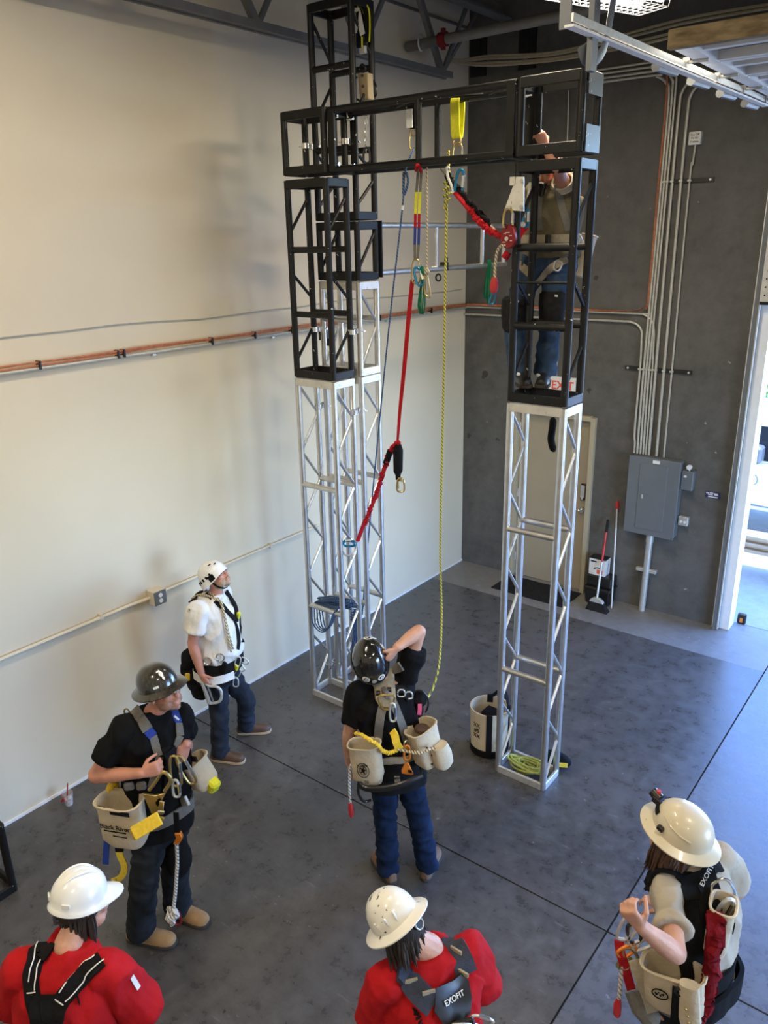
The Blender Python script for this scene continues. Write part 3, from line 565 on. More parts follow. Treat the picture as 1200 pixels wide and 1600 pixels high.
A, B = on(935, 930, y=-.36), on(950, 812, y=-.06); B = V((B.x, -.06, B.z)); A = V((2.085, -.37, .15)); L_ = lambda k: A+(B-A)*k
build('handle', MB().cyl(L_(0), L_(.52), .013, n=10), 'zinc', t); build('red_sleeve', MB().cyl(L_(.46), L_(.84), .0135, n=10), 'red_plastic', t); build('grip', MB().cyl(L_(.84), L_(1), .016, n=10), 'rubber', t)
m = MB().loft([[V((2.09+x0, -.38+y0, z)) for x0, y0 in ((-w, -d), (w, -d), (w, d), (-w, d))] for z, w, d in ((.16, .03, .02), (.13, .075, .022), (.10, .085, .025))]); build('head_cap', m, 'zinc', t, bevel=.004)
m = MB().loft([[V((2.09+x0*w+e, -.38+y0*d, z)) for x0, y0 in ((-1, -1), (1, -1), (1, 1), (-1, 1))] for z, w, d, e in ((.105, .085, .025, 0), (.002, .13, .045, .015))]); build('bristles', m, 'rubber', t)
t = thing('mop_handle', 'thin grey pole with red tip leaning on the grey wall behind the broom', 'pole', (2.06, -.3, 0))
A, B = V((2.215, -.24, .004)), on(965, 783, y=-.03); build('pole', MB().cyl(A, A+(B-A)*.93, .0105, n=10), 'zinc', t); build('red_tip', MB().cyl(A+(B-A)*.93, B, .018, n=10), 'red_plastic', t)
t = thing('plastic_cup', 'clear plastic cup with a red straw on the floor by the cream wall', 'cup', (.175, -5.96, 0))
m = MB().lathe([(.030, .001), (.041, .11), (.0385, .11), (.028, .004)], (.175, -5.96, 0), 20, caps=True); gm, n_, l_, b_ = _nt('clear_plastic'); b_.inputs['Transmission Weight'].default_value = .75; b_.inputs['Roughness'].default_value = .15; b_.inputs['Base Color'].default_value = (.9, .88, .88, 1); M['clear'] = gm
build('cup_body', m, 'clear', t); build('ice_melt', MB().lathe([(.027, .006), (.033, .055), (.001, .058)], (.175, -5.96, 0), 16), 'paper', t); build('straw', MB().cyl((.165, -5.97, .02), (.19, -5.95, .20), .0045, n=6), 'red_plastic', t)
for k in range(2): build('red_wrapper', MB().box((.15+.02*k, -5.995, .05+.035*k), (.012, .008, .06), Matrix.Rotation(.7-1.3*k, 3, 'Y')), 'red_plastic', t)
# ---------------------------------------------------------------- outside the roll-up door
M['asphalt'] = concrete('sunlit_yard_concrete', (.20, .19, .175), (.25, .24, .222), (.31, .30, .275), .85, .8)
struct('ground', MB().box((5, 12.3, -.06), (60, 24.1, .1)), 'asphalt')
M['stucco'] = pm('white_stucco', (.80, .78, .74), .9, 0, .04, 3, .2, 40)
struct('wall_neighbour', MB().box((3, 17, 1.2), (40, .3, 2.5)), 'stucco')
t = thing('pickup_truck', 'white pickup truck parked outside the roll-up door', 'truck', (3.0, 3.9, 0))
m = MB().prism([(-1.2, .42), (3.9, .42), (4.0, .62), (3.95, 1.02), (2.7, 1.08), (-1.2, 1.12), (-1.3, .7)], (1.0, 3.05, 0), (1, 0, 0), (0, 0, 1), (0, 1.8, 0)); build('body', m, 'white_paint', t, bevel=.03)
m = MB().prism([(.9, 1.08), (3.05, 1.08), (2.45, 1.68), (1.15, 1.70)], (1.0, 3.12, 0), (1, 0, 0), (0, 0, 1), (0, 1.66, 0)); build('cab', m, 'white_paint', t, bevel=.04)
M['glass_dark'] = pm('dark_window_glass', (.015, .018, .02), .08, 0, .05)
m = MB().prism([(1.45, 1.13), (2.85, 1.13), (2.42, 1.60), (1.62, 1.62)], (1.0, 3.105, 0), (1, 0, 0), (0, 0, 1), (0, .02, 0)); build('window', m, 'glass_dark', t)
m = MB().box((2.88, 3.0, 1.24), (.12, .22, .24)); build('side_mirror', m, 'grey_steel', t, bevel=.03)
m = MB().tube([(2.80+.10*cos(a*pi/10)*abs(cos(a*pi/10))**-.5 if abs(cos(a*pi/10)) > .01 else 2.80, 3.045, .86+.075*sin(a*pi/10)) for a in range(20)], .006, 5, closed=True); build('fuel_door', m, 'grey_steel', t)
build('sill_trim', MB().box((2.3, 3.04, .50), (4.6, .02, .02)), 'grey_steel', t)
for x in (.75, 4.25): 
    for y in (3.2, 4.7): w = build('wheel', MB().cyl((x, y-.12, .37), (x, y+.12, .37), .37, n=24), 'rubber', t); build('hub', MB().cyl((x, y-.13, .37), (x, y-.10, .37), .2, n=16), 'zinc', w)
for k in range(4):
    build('tool_case', MB().box((2.62+.09*k, 3.0-.0, 1.32), (.06, .05, .34), Matrix.Rotation(.35, 3, 'Y')), 'blackplastic', t) if False else None
t = thing('window_ladder', 'dark folded sawhorse bars leaning on the truck outside the door', 'sawhorse', (2.9, 2.7, 0)) if False else None
for k in range(5):
    o = build('lumber_board', MB().box((3.6, 1.75+.06*(k % 2), .335+.045*k), (3.2, .24-.02*(k % 2), .04)), pm('pine_board', (.62, .46, .30), .8, 0, .12, 4, stretch=(.2, 2, 2)) if k == 0 else bpy.data.materials['pine_board'], label=('pale lumber board in the stack outside the door, %s' % ('lowest of the stack', 'second from the bottom', 'middle of the stack', 'second from the top', 'topmost of the stack')[k]), cat='board', group='lumber boards', org=(3.6, 1.75, .3+.045*k))
t = thing('sawhorse', 'black sawhorse carrying the lumber boards outside the door', 'sawhorse', (3.55, 1.75, 0))
build('top_beam', MB().box((3.72, 1.75, .295), (.09, .7, .03)), 'blackplastic', t)
for sx in (-1, 1):
    for sy in (-.3, .3): build('leg', MB().bar((3.72+sx*.02, 1.75+sy, .29), (3.72+sx*.16, 1.75+sy*1.1, .004), .045, .03), 'blackplastic', t)
BC = on(1193, 632, y=7.2); t = thing('leaf_bush', 'green bush growing outside beyond the white truck', 'bush', (BC.x, BC.y, 0))
rb = random.Random(5); m = MB()
for k in range(420):
    c = V((BC.x+.12, BC.y, max(.35, BC.z-.1)))+V((rb.gauss(0, .20), rb.gauss(0, .20), max(-.3, rb.gauss(0, .22)))); a = V((rb.uniform(-1, 1), rb.uniform(-1, 1), rb.uniform(-.3, 1))).normalized(); b = a.orthogonal().normalized()
    m.add([c-a*.11, c+b*.035, c+a*.11, c-b*.035], [(0, 1, 2, 3)])
build('foliage', m, pm('bush_leaf', (.10, .22, .035), .6, 0, .5, 3), t, smooth=0)
m = MB()
for k in range(6): m.tube([(BC.x+.12, BC.y, 0), (BC.x+.12+rb.uniform(-.15, .15), BC.y+rb.uniform(-.15, .15), BC.z)], .012, 6)
build('stem', m, 'hair_brown', t)
t = thing('door_wedge', 'small black and orange latch block on the ground beside the door jamb', 'latch', (3.50, .26, 0))
build('block', MB().box((3.53, .24, .06), (.09, .05, .12)), 'blackplastic', t, bevel=.01); build('orange_pad', MB().box((3.53, .21, .05), (.03, .015, .05)), 'orange', t)
# ---------------------------------------------------------------- rigging gear
def dpath(c, u, v, L, w, n=16):            # D shape: long axis v, width axis u
    u, v, c = V(u).normalized(), V(v).normalized(), V(c); out = []
    for i in range(n):
        a = 2*pi*i/n; x, y = cos(a), sin(a)
        out.append(c+u*(w/2)*(abs(x)**.6)*(1 if x > 0 else -1)*(1+.18*y)+v*(L/2)*(abs(y)**.7)*(1 if y > 0 else -1))
    return out
def carabiner(lab, c, v=(0, 0, -1), u=None, L=.11, w=.065, mat='zinc', r=.0055, gate='chrome', parent=None, name='carabiner'):
    u = V(u) if u is not None else RV; v = V(v).normalized(); u = (u-v*u.dot(v)).normalized(); c = V(c)
    t = parent or thing(name, lab, 'carabiner', c-v*-L/2 if False else c, 'carabiners')
    P = dpath(c, u, v, L, w); o = build('body' if parent is None else name, MB().tube(P, r, 7, closed=True), mat, t)
    if parent is None: build('gate', MB().cyl(c+u*w*.5-v*L*.28, c+u*w*.5+v*L*.22, r*1.35, n=8), gate, t)
    return t
def rope(name, lab, cat, pts, r, mat, group=None, k=6, n=7):
    return build(name, MB().tube(catmull(pts, k), r, n), mat, label=lab, cat=cat, group=group, org=pts[0])
def bungee(pts, r, amp, n=9, f=26):       # gathered elastic webbing: a tube whose radius ripples
    P = catmull(pts, f); return MB().tube([p+V((sin(i*2.1), cos(i*1.7), sin(i*1.3)))*amp*.5 for i, p in enumerate(P)], [r*(1+.30*sin(i*1.9)) for i in range(len(P))], n, flat=.75)
BY = -3.5
def beam_sling(x, lab, mat, zb, wid, lmat=None):
    t = thing('anchor_sling', lab, 'sling', (x, BY, 4.6), 'slings wrapped on the top beam')
    yr = RY+WY_-LR
    P = [(x, yr, zb), (x, yr-.022, zb+.03), (x, yr-.034, 4.94), (x, yr-.032, 5.01), (x, yr, 5.044), (x, yr+.032, 5.01), (x, yr+.034, 4.94), (x, yr+.022, zb+.03)]
    nn = []
    Q = catmull(P, 5, True); cen = V((x, yr, (zb+5.04)/2))
    for p in Q: nn.append((p-cen).normalized() if (p-cen).length > 1e-4 else V((0, -1, 0)))
    build('webbing', MB().ribbon(Q, nn, wid, .006, closed=True), mat, t)
    build('ring', MB().tube([(x+.032*cos(a*pi/8), yr, zb-.02+.03*sin(a*pi/8)) for a in range(16)], .0055, 7, closed=True), 'gold', t)
    if lmat: build('label_tab', MB().box((x-.01, yr-.042, 4.93), (wid*.9, .004, .12)), lmat, t)
    return t
beam_sling(2.04, 'bright yellow webbing sling wrapped over the top beam, holding the yellow rope', 'web_lime', 4.775, .07)
beam_sling(1.675, 'black sling with white tab wrapped over the top beam, holding the blue rope', 'web_black', 4.87, .06, 'paper')
carabiner('gold carabiner hanging under the bright yellow sling on the beam', (2.045, RY+WY_-LR, 4.685), L=.13, mat='gold')
carabiner('long gold carabiner hanging under the black sling, holding blue rope', (1.675, RY+WY_-LR, 4.795), L=.13, mat='gold')
# blue rope: from the beam to the rear left tower's foot
pb = [(1.675, RY+WY_-LR, 4.74), on(633, 269, y=BY), on(629, 324, y=BY), on(609, 500, y=-3.42), on(590, 690, y=-3.33), on(575, 850, y=-3.26), on(566, 960, y=-3.22)]
rope('blue_rope', 'dark blue rope running slanted from the beam down to the left towers', 'rope', pb, .0065, 'rope_blue', k=5)
tq = C.objects[-1]
build('spliced_eye', MB().tube(catmull([on(633, 269, y=BY)+V((-.012, 0, 0)), on(634, 285, y=BY)+V((-.02, 0, 0)), on(631, 305, y=BY), on(634, 285, y=BY)+V((.02, 0, 0)), on(633, 269, y=BY)+V((.012, 0, 0))], 5), .009, 7), 'rope_blue', tq)
build('whipping', MB().cyl(on(629.5, 321, y=BY), on(628.7, 328, y=BY), .011, n=8), 'paper', tq)
# yellow rope
rope('yellow_rope', 'yellow and black climbing rope hanging from the beam to the central man', 'rope', [on(701, 236, y=RY+WY_-LR), on(701, 272, y=BY), on(698, 320, y=BY), on(693, 600, y=BY), on(688, 850, y=BY), on(690, 960, y=-3.55), on(687, 1030, y=-3.8), on(679, 1068, y=-4.2), on(668, 1090, y=-4.55), on(655, 1094, y=-4.75)], .0085, 'rope_yellow')
ty = C.objects[-1]
kn = MB(); rk = random.Random(9)
for z0, w in ((272, .016), (284, .026), (294, .030), (304, .028), (313, .020)):
    c = on(699, z0, y=BY); kn.tube([c+V((w*cos(a*pi/5), w*.8*sin(a*pi/5), .012*sin(a*pi/5+1))) for a in range(10)], .0085, 7, closed=True)
kn.tube(catmull([on(699, 313, y=BY), on(695, 322, y=BY-.02), on(694, 327, y=BY-.02)], 4), .008, 7)
build('stopper_knot', kn, 'rope_yellow', ty)
# striped pair of slings and red lanyard
t = thing('energy_sling', 'pair of thin sewn slings banded yellow, red and blue, under the beam', 'sling', on(655, 262, y=BY))
for s in (-1, 1):
    def q(py, dx): return on(653+dx, py, y=BY)
    pts = [(262, 3+s*2.5, 'web_grey'), (300, s*2.8+.5, 'web_grey'), (334, s*3-1, 'web_lime'), (356, s*3-1.4, 'web_red'), (382, s*3-2, 'web_blue'), (404, s*2-2.5, 'web_grey')]
    for (p0, d0, _m), (p1, d1, mm) in zip(pts, pts[1:]): build('band', MB().ribbon([q(p0, d0), q(p1, d1)], -NV, .019, .006), mm, t)
build('top_loop', MB().tube(catmull([on(650, 266, y=-3.6), on(652, 258, y=-3.66), on(656, 262, y=-3.62), on(658, 268, y=-3.55)], 5), .012, 7), 'web_red', t)
carabiner('large gold oval carabiner joining the banded slings to the red lanyard', on(650, 424, y=BY), L=.17, w=.06, mat='gold', r=.006)
carabiner('blue carabiner at the top of the hanging red lanyard', on(654, 432, y=BY-.02), v=(.35, 0, -1), L=.13, w=.05, mat='blue_anod', r=.009)
t = thing('shock_lanyard', 'red webbing shock lanyard hanging in mid-air, its bungee leg pulled to the left tower', 'lanyard', on(643, 450, y=BY))
tp = [on(644.5, 437, y=BY), on(640, 480, y=BY), on(632, 570, y=BY), on(625, 640, y=BY), on(621, 692, y=BY)]
build('main_strap', MB().ribbon(catmull(tp, 5), -NV, [.03+.008*sin(pi*i/20)-.012*(i/20) for i in range(21)], .008), 'web_red', t)
tp = [on(622, 692, y=BY), on(613, 700, y=BY), on(606, 715, y=BY), on(600, 735, y=BY-.01), on(585, 780, y=BY-.03), on(570, 818, y=BY-.06)]
build('bungee_leg', bungee(tp, .021, .012), 'web_red', t)
build('leg_sleeve', MB().tube([on(610, 704, y=BY), on(603, 724, y=BY)], .026, 10), 'web_black', t)
build('end_sleeve', MB().tube([on(571, 812, y=BY-.06), on(559, 845, y=BY-.09)], .024, 10, flat=.6), 'web_red', t)
build('absorber_pack', MB().loft([[on(622, py, y=BY)+RV*(x*w)+V((0, y*d, 0)) for x, y in ((-1, -1), (1, -1), (1, 1), (-1, 1))] for py, w, d in ((694, .018, .014), (704, .030, .022), (736, .028, .02), (742, .016, .014), (750, .014, .012))]), 'web_black', t, bevel=.004)
hk = MB().tube(dpath(on(626, 758, y=BY), RV, (0, 0, -1), .115, .06), .008, 7, closed=True); hk.box(on(625, 749, y=BY), (.05, .018, .03)); hk.box(on(622.5, 757, y=BY), (.016, .018, .07)); build('snap_hook', hk, 'gold', t)
c0, c1 = on(558, 846, y=BY-.09), on(541, 868, y=-3.63)
build('rebar_hook', MB().tube(catmull([c0, on(556, 858, y=-3.6), on(550, 867, y=-3.64), c1, on(535, 862, y=-3.60)], 5), .009, 8), 'zinc', t)
carabiner('blue carabiner clipping the red lanyard end to the left tower leg', on(546, 849, y=-3.61), v=(-1, 0, -.25), u=(0, 0, 1), L=.13, w=.05, mat='blue_anod', r=.011)
# green slings, tan rope, big triangle link
t = thing('cord_loop', 'dark green cord loops hanging beside the red lanyard top', 'cord', on(659, 420, y=BY))
for k, dx in enumerate((-1.5, 1.0, 2.5)): build('strand', MB().tube(catmull([on(659+dx*.4, 416, y=BY), on(661+dx*1.2, 440, y=BY+.01*k), on(658+dx*2.2, 478, y=BY), on(658+dx, 490, y=BY), on(656-dx, 478, y=BY), on(658, 440, y=BY), on(658, 418, y=BY)], 5), .006, 6), 'green_rope', t)
build('hitch', MB().ell(on(659, 424, y=BY), (.018, .016, .035)), 'green_rope', t)
rope('tan_rope', 'tan cord with dark flecks hanging from the beam to a steel link', 'rope', [on(667, 262, y=BY), on(667.5, 330, y=BY), on(667, 420, y=BY)], .0075, 'rope_tan')
t = thing('steel_link', 'long pear shaped steel link hanging on the tan cord', 'carabiner', on(668, 420, y=BY))
build('link_body', MB().tube(catmull([on(666, 422, y=BY), on(663, 445, y=BY), on(665, 460, y=BY), on(671, 465, y=BY), on(672, 457, y=BY), on(668, 432, y=BY)], 4, True), .006, 7, closed=True), 'gold', t)
build('knot', MB().ell(on(667, 424, y=BY), (.022, .02, .03)), 'rope_tan', t)
# two bungees running to the right tower
t = thing('bungee_lanyard', 'black bungee lanyard slanting from the beam to the right tower', 'lanyard', on(700, 270, y=BY))
build('elastic', bungee([on(699, 276, y=-3.55), on(712, 292, y=-3.58), on(735, 318, y=-3.6), on(765, 351, y=-3.62)], .024, .010), 'web_black', t)
build('cord_end', MB().cyl(on(764, 350, y=-3.62), on(787, 372, y=-3.64), .008, n=7), 'rope_tan', t); build('top_cord', MB().cyl(on(689, 264, y=-3.52), on(700, 277, y=-3.55), .007, n=7), 'web_grey', t)
t = thing('bungee_lanyard', 'red bungee lanyard slanting under the black one to the right tower', 'lanyard', on(712, 300, y=BY))
build('end_sleeve', MB().tube([on(711, 300, y=-3.60), on(736, 330, y=-3.62)], .026, 10, flat=.6), 'web_red', t)
build('elastic', bungee([on(735, 329, y=-3.62), on(750, 347, y=-3.64), on(765, 360, y=-3.65), on(782, 369, y=-3.66)], .020, .012), 'web_red', t)
carabiner('blue carabiner hanging from the beam holding the red bungee', on(718, 284, y=-3.6), v=(-.15, 0, -1), L=.15, w=.05, mat='blue_anod', r=.010)
t = thing('lanyard_hook', 'slim pale steel hook hanging from the beam beside the yellow rope', 'hook', on(700, 262, y=-3.6)); build('shank', MB().tube(catmull([on(699, 262, y=-3.6), on(699, 274, y=-3.62), on(704, 287, y=-3.62), on(709, 302, y=-3.62)], 4), .009, 8), 'zinc', t); build('eye', MB().ell(on(699.5, 263, y=-3.6), .016), 'zinc', t)
# plate and pulley on the right tower
t = thing('mounting_plate', 'tapered bare aluminium plate bolted on the right tower', 'plate', on(806, 300, y=-3.67))
c4 = [on(px, py, y=-3.675) for px, py in ((807, 276), (818, 276), (818, 330), (788, 328))]
build('plate', MB().loft([c4, [p+V((0, .012, 0)) for p in c4]]), 'aluplate', t)
build('upper_tab', MB().box(on(802, 283, y=-3.67), (.035, .03, .05)), 'aluplate', t)
for px, py in ((815, 282), (814, 323), (795, 324)): build('bolt', MB().cyl(on(px, py, y=-3.674), on(px, py, y=-3.695), .012, n=8), 'chrome', t)
build('rear_plate', MB().prism([(0, 0), (.04, 0), (.04, -.22), (-.02, -.22)], on(826, 285, y=-3.33), (1, 0, 0), (0, 0, 1), (0, .01, 0)), 'aluplate', t)
carabiner('gold carabiner between the aluminium plate and the red pulley', on(794, 342, y=-3.69), L=.12, w=.06, mat='gold', r=.008)
t = thing('belay_pulley', 'dark red round pulley device hanging beside the right tower', 'pulley', on(793, 372, y=-3.70))
pc = on(793, 373, y=-3.705)
m = MB().prism([(.055*cos(a*pi/9)*(1 if abs(sin(a*pi/9)) < .9 else .9), .062*sin(a*pi/9)+(.025 if sin(a*pi/9) > .6 else 0)) for a in range(18)], pc, (1, 0, 0), (0, 0, 1), (0, .035, 0)); build('side_plate', m, 'red_anod', t, bevel=.005)
build('axle', MB().cyl(pc, pc+V((0, -.015, 0)), .014, n=10), 'chrome', t); build('sheave', MB().cyl(pc+V((0, .036, 0)), pc+V((0, .055, 0)), .04), 'blackplastic', t)
for k in range(5): build('marking', MB().box(pc+V(((-.02, .0, .022, -.024, .026)[k], -.002, (.03, .038, .018, -.02, -.012)[k])), ((.018, .03, .02, .02, .016)[k], .002, .004)), 'whiteink', t)
build('eyelet', MB().tube([pc+V((-.02+.014*cos(a*pi/6), -.004, .075+.014*sin(a*pi/6))) for a in range(12)], .004, 6, closed=True), 'blackplastic', t)
rope('tan_rope', 'short tan cord curling down from the red pulley to a red sleeve', 'rope', [on(790, 384, y=-3.70), on(783, 384, y=-3.71), on(777, 394, y=-3.70), on(774, 415, y=-3.69), on(773, 434, y=-3.69)], .010, 'rope_tan')
q_ = C.objects[-1]
build('red_sleeve', MB().loft([[on(772.5-(py-432)*.03, py, y=-3.69)+RV*(x*w)+V((0, y*w*.7, 0)) for x, y in ((-1, -1), (1, -1), (1, 1), (-1, 1))] for py, w in ((432, .012), (440, .02), (452, .022), (459, .010))]), 'red_plastic', q_, bevel=.004)
build('blue_clip', MB().tube(dpath(on(769.5, 467, y=-3.69), RV, (-.3, 0, -1), .075, .03), .006, 6, closed=True), 'blue_anod', q_)
t = thing('cord_loop', 'green cord looped over the lower rail of the ladder beam', 'cord', on(764, 408, y=-1.3))
for dx in (-1.5, 0, 1.5): build('strand', MB().tube(catmull([on(764+dx, 414, y=-1.29), on(764+dx, 406.5, y=-1.34), on(765+dx*1.2, 415, y=-1.40), on(763+dx*2.2, 440, y=-1.40), on(763+dx*3.2, 472-abs(dx)*5, y=-1.40), on(760+dx*2, 455, y=-1.36), on(764+dx, 414, y=-1.29)], 5), .009, 6), 'green_rope', t)
t = thing('hand_clamp', 'small black screw clamp on the lower rail of the ladder beam', 'clamp', on(695, 418, y=-2.05))
cc = on(694, 416, y=-2.08); m = MB().box(cc, (.07, .05, .075)); m.box(cc+V((.02, 0, .06)), (.03, .03, .04)); build('jaw', m, 'blackplastic', t, bevel=.006)
build('thumb_ring', MB().tube([cc+V((-.05+.028*cos(a*pi/6), -.02, -.10+.03*sin(a*pi/6))) for a in range(12)], .009, 6, closed=True), 'blackplastic', t); build('screw', MB().cyl(cc+V((-.08, -.01, -.04)), cc+V((.05, -.01, -.02)), .009, n=8), 'blackplastic', t)
# hoist, strap bundle and chain inside the highest truss
t = thing('chain_hoist', 'tan chain hoist block hanging inside the highest black truss', 'hoist', on(567, 110, y=-3.2))
hy = -3.21; bq = [on(px, py, y=hy) for px, py in ((558, 115), (574, 113), (576, 155), (562, 157))]
build('side_plate', MB().loft([bq, [p+V((0, .07, 0)) for p in bq]]), pm('tan_hoist_paint', (.42, .33, .19), .5, .2, .1), t, bevel=.006)
for px, py in ((566, 118), (567, 135), (568, 148)): build('rivet', MB().cyl(on(px, py, y=hy+.004), on(px, py, y=hy-.008), .012, n=8), 'blackplastic', t)
build('top_hook', MB().tube(catmull([on(567, 115, y=hy+.03), on(571, 106, y=hy+.03), on(566, 101, y=hy+.03), on(563, 106, y=hy+.03)], 4), .010, 7), 'blackplastic', t)
build('hand_loop', MB().tube(catmull([on(558, 120, y=hy+.03), on(551, 130, y=hy+.02), on(552, 150, y=hy+.02), on(563, 158, y=hy+.03)], 5), .008, 6), 'blackplastic', t)
build('side_loop', MB().tube(catmull([on(583, 125, y=hy+.1), on(588, 135, y=hy+.1), on(588, 148, y=hy+.1), on(585, 150, y=hy+.1)], 5), .008, 6), 'blackplastic', t)
ch = MB()
for k in range(9):
    z0 = 185+k*6.5; c = on(572, z0, y=hy+.03); u_ = RV if k % 2 else NV; ch.tube([c+u_*.011*cos(a*pi/4)+V((0, 0, .02*sin(a*pi/4))) for a in range(8)], .004, 5, closed=True)
build('chain', ch, 'zinc', t); build('lower_hook', MB().tube(dpath(on(573, 243, y=hy+.03), RV, (0, 0, -1), .11, .05), .009, 6, closed=True), 'blackplastic', t)
build('top_suspension', MB().cyl(on(572, 158, y=hy+.03), on(572, 186, y=hy+.03), .008, n=6), 'blackplastic', t)
t = thing('strap_bundle', 'bundle of yellow edged black straps with white tags inside the highest truss', 'strap', on(565, 40, y=-3.2))
for k, (pts, wd) in enumerate(((((553, 5), (557, 18), (561, 45), (562, 75)), .05), (((563, 2), (572, 14), (574, 40), (573, 66)), .05), (((558, 8), (567, 30), (569, 55), (568, 72)), .06))):
    P = catmull([on(a, b, y=-3.22+.04*k) for a, b in pts], 5); build('strap', MB().ribbon(P, -NV, wd, .008), 'web_black', t)
    build('yellow_edge', MB().ribbon([p-NV*.006+RV*(wd*.38) for p in P], -NV, wd*.22, .006), 'web_lime', t)
for c, rz in (((556, 32), .2), ((563, 36), -.25)): build('tag', MB().box(on(*c, y=-3.26), (.045, .004, .16), Matrix.Rotation(rz, 3, 'Y')), 'paper', t)
build('buckle', MB().box(on(567, 78, y=-3.2), (.06, .03, .05)), 'zinc', t, bevel=.005)
# coils of rope
def tangle(c, rx, ry, rz, n, seed, tilt=.5, k=7):
    r = random.Random(seed); P = []; c = V(c)
    ph = r.uniform(0, 6)
    for i in range(n):
        a = ph+i*2*pi/k*(1+.1*r.uniform(-1, 1)); s = .55+.45*r.random()
        P.append(c+V((rx*s*cos(a), ry*s*sin(a), max(-rz, min(rz, rz*r.uniform(-1, 1))))))
    return catmull(P, 5)
rp = random.Random(6); P = []
for k in range(8):
    cx_, cy_ = RX+.225+rp.uniform(-.05, .05), RY+.135+rp.uniform(-.02, .02); ra, rb_ = rp.uniform(.07, .155), rp.uniform(.05, .085); ph = rp.uniform(0, 6); zt = rp.uniform(.02, .09); tl = rp.uniform(-.05, .06)
    for i_ in range(9): a = ph+i_*2*pi/8; P.append((min(RX+.40, max(RX+.06, cx_+ra*cos(a))), min(RY+.235, max(RY+.05, cy_+rb_*sin(a))), max(.014, zt+tl*sin(a+1)+.004*k)))
build('rope_pile', MB().tube(catmull(P, 5), .0095, 6), 'rope_lime', label='tangled lime green rope lying in the base of the right tower', cat='rope', org=(RX+.22, RY+.13, .01))
t = thing('gear_bag', 'small black and yellow bag lying behind the right tower base', 'bag', (RX+.40, RY+.36, 0)); build('bag_body', MB().ell((RX+.37, RY+.38, .055), (.13, .07, .055)), 'web_black', t); build('yellow_label', MB().box((RX+.455, RY+.325, .06), (.07, .012, .035), Matrix.Rotation(.5, 3, 'Z')), 'web_yellow', t)
zc = .985
def hank(c, ax, n, L, seed):
    r = random.Random(seed); P = []; c = V(c); ax = V(ax).normalized()
    for i in range(n):
        s = 1 if i % 2 else -1; P.append(c+ax*s*L*(.75+.25*r.random())+V((r.uniform(-.02, .02), r.uniform(-.03, .03), r.uniform(-.035, .035)))); P.append(c+V((r.uniform(-.02, .02), r.uniform(-.03, .03), .03*s+r.uniform(-.02, .02))))
    return catmull(P, 4)
bc = on(520, 943, y=-3.60)
t = thing('blue_rope_coil', 'coil of blue rope draped over the rung of the front left tower', 'rope', bc)
build('hank', MB().tube(hank(bc+V((0, .03, .0)), (1, .1, .12), 26, .22, 4), .0065, 6), 'rope_blue', t)
lo = MB()
for k in range(5):
    a0, b0 = (487+4*k, 945+2*k), (530-3*k, 958); lo.tube(catmull([on(*a0, y=-3.66), on(488+5*k, 972+2*k, y=-3.68), on(503+3*k, 988-2*k, y=-3.69), on(519, 975-3*k, y=-3.68), on(528, 950, y=-3.64)], 5), .006, 6)
build('hanging_loop', lo, 'rope_blue', t)
t = thing('blue_rope_coil', 'bunch of blue rope hanging low inside the rear left tower', 'rope', on(556, 985, y=-3.25))
hc = on(556, 985, y=-3.22); build('hank', MB().tube(hank(hc, (.12, 0, 1), 18, .24, 8), .0065, 6), 'rope_blue', t); build('wrap', MB().tube([hc+V((.045*cos(i*.8), .045*sin(i*.8), .10+i*.004)) for i in range(28)], .0065, 6), 'rope_blue', t)
build('tail', MB().tube(catmull([hc+V((0, 0, .1)), hc+V((.08, .02, .25)), on(572, 925, y=-3.1), on(600, 928, y=-3.05)], 5), .006, 6), 'rope_blue', t)
# canvas bucket
bk = V((2.435, -3.40, 0)); t = thing('canvas_bucket', 'white canvas bucket with black straps and base standing beside the right tower', 'bucket', bk)
R0 = .158; prof = [(.0, .004), (R0*.95, .004), (R0*.97, .06), (R0*1.0, .20), (R0*1.01, .36), (R0*1.04, .405), (R0*1.045, .42), (R0*.98, .42), (R0*.95, .36), (R0*.93, .03), (.0, .03)]
build('canvas_wall', MB().lathe(prof, bk, 36, caps=False), 'canvas', t); build('base_band', MB().lathe([(R0*.97, .004), (R0*1.0, .006), (R0*1.015, .065), (R0*.98, .07)], bk, 36, caps=False), 'web_black', t)
a_f = math.atan2(-NV.y, -NV.x)
for da in (-.15, pi-.15, 1.35):
    a = a_f+da; d = V((cos(a), sin(a), 0)); build('strap', MB().ribbon([bk+d*R0*k_+V((0, 0, z)) for k_, z in ((1.02, .02), (1.02, .20), (1.03, .36), (1.06, .405), (1.06, .425), (.97, .425), (.93, .36))], [d, d, d, d, V((0, 0, 1)), -d, -d], .05, .006), 'web_black', t)
h0 = bk+V((cos(a_f+1.2), sin(a_f+1.2), 0))*R0*1.03+V((0, 0, .40)); h1 = bk+V((cos(a_f+2.9), sin(a_f+2.9), 0))*R0*1.03+V((0, 0, .40))
Ph = catmull([h0, h0.lerp(h1, .2)+V((0, 0, .08))+(h0+h1-bk*2).normalized()*.03, h0.lerp(h1, .5)+V((0, 0, .09))+(h0+h1-bk*2).normalized()*.05, h0.lerp(h1, .85)+V((0, 0, .05)), h1], 6); build('handle', MB().ribbon(Ph, (h0+h1-bk*2).normalized(), .035, .008), 'web_black', t)
build('tool_pouch', MB().loft([[bk+V((.0+x*w, .02+y*w, z)) for x, y in ((-1, -1), (1, -1), (1, 1), (-1, 1))] for z, w in ((.05, .06), (.25, .08), (.37, .06))]), 'web_black', t, bevel=.015)
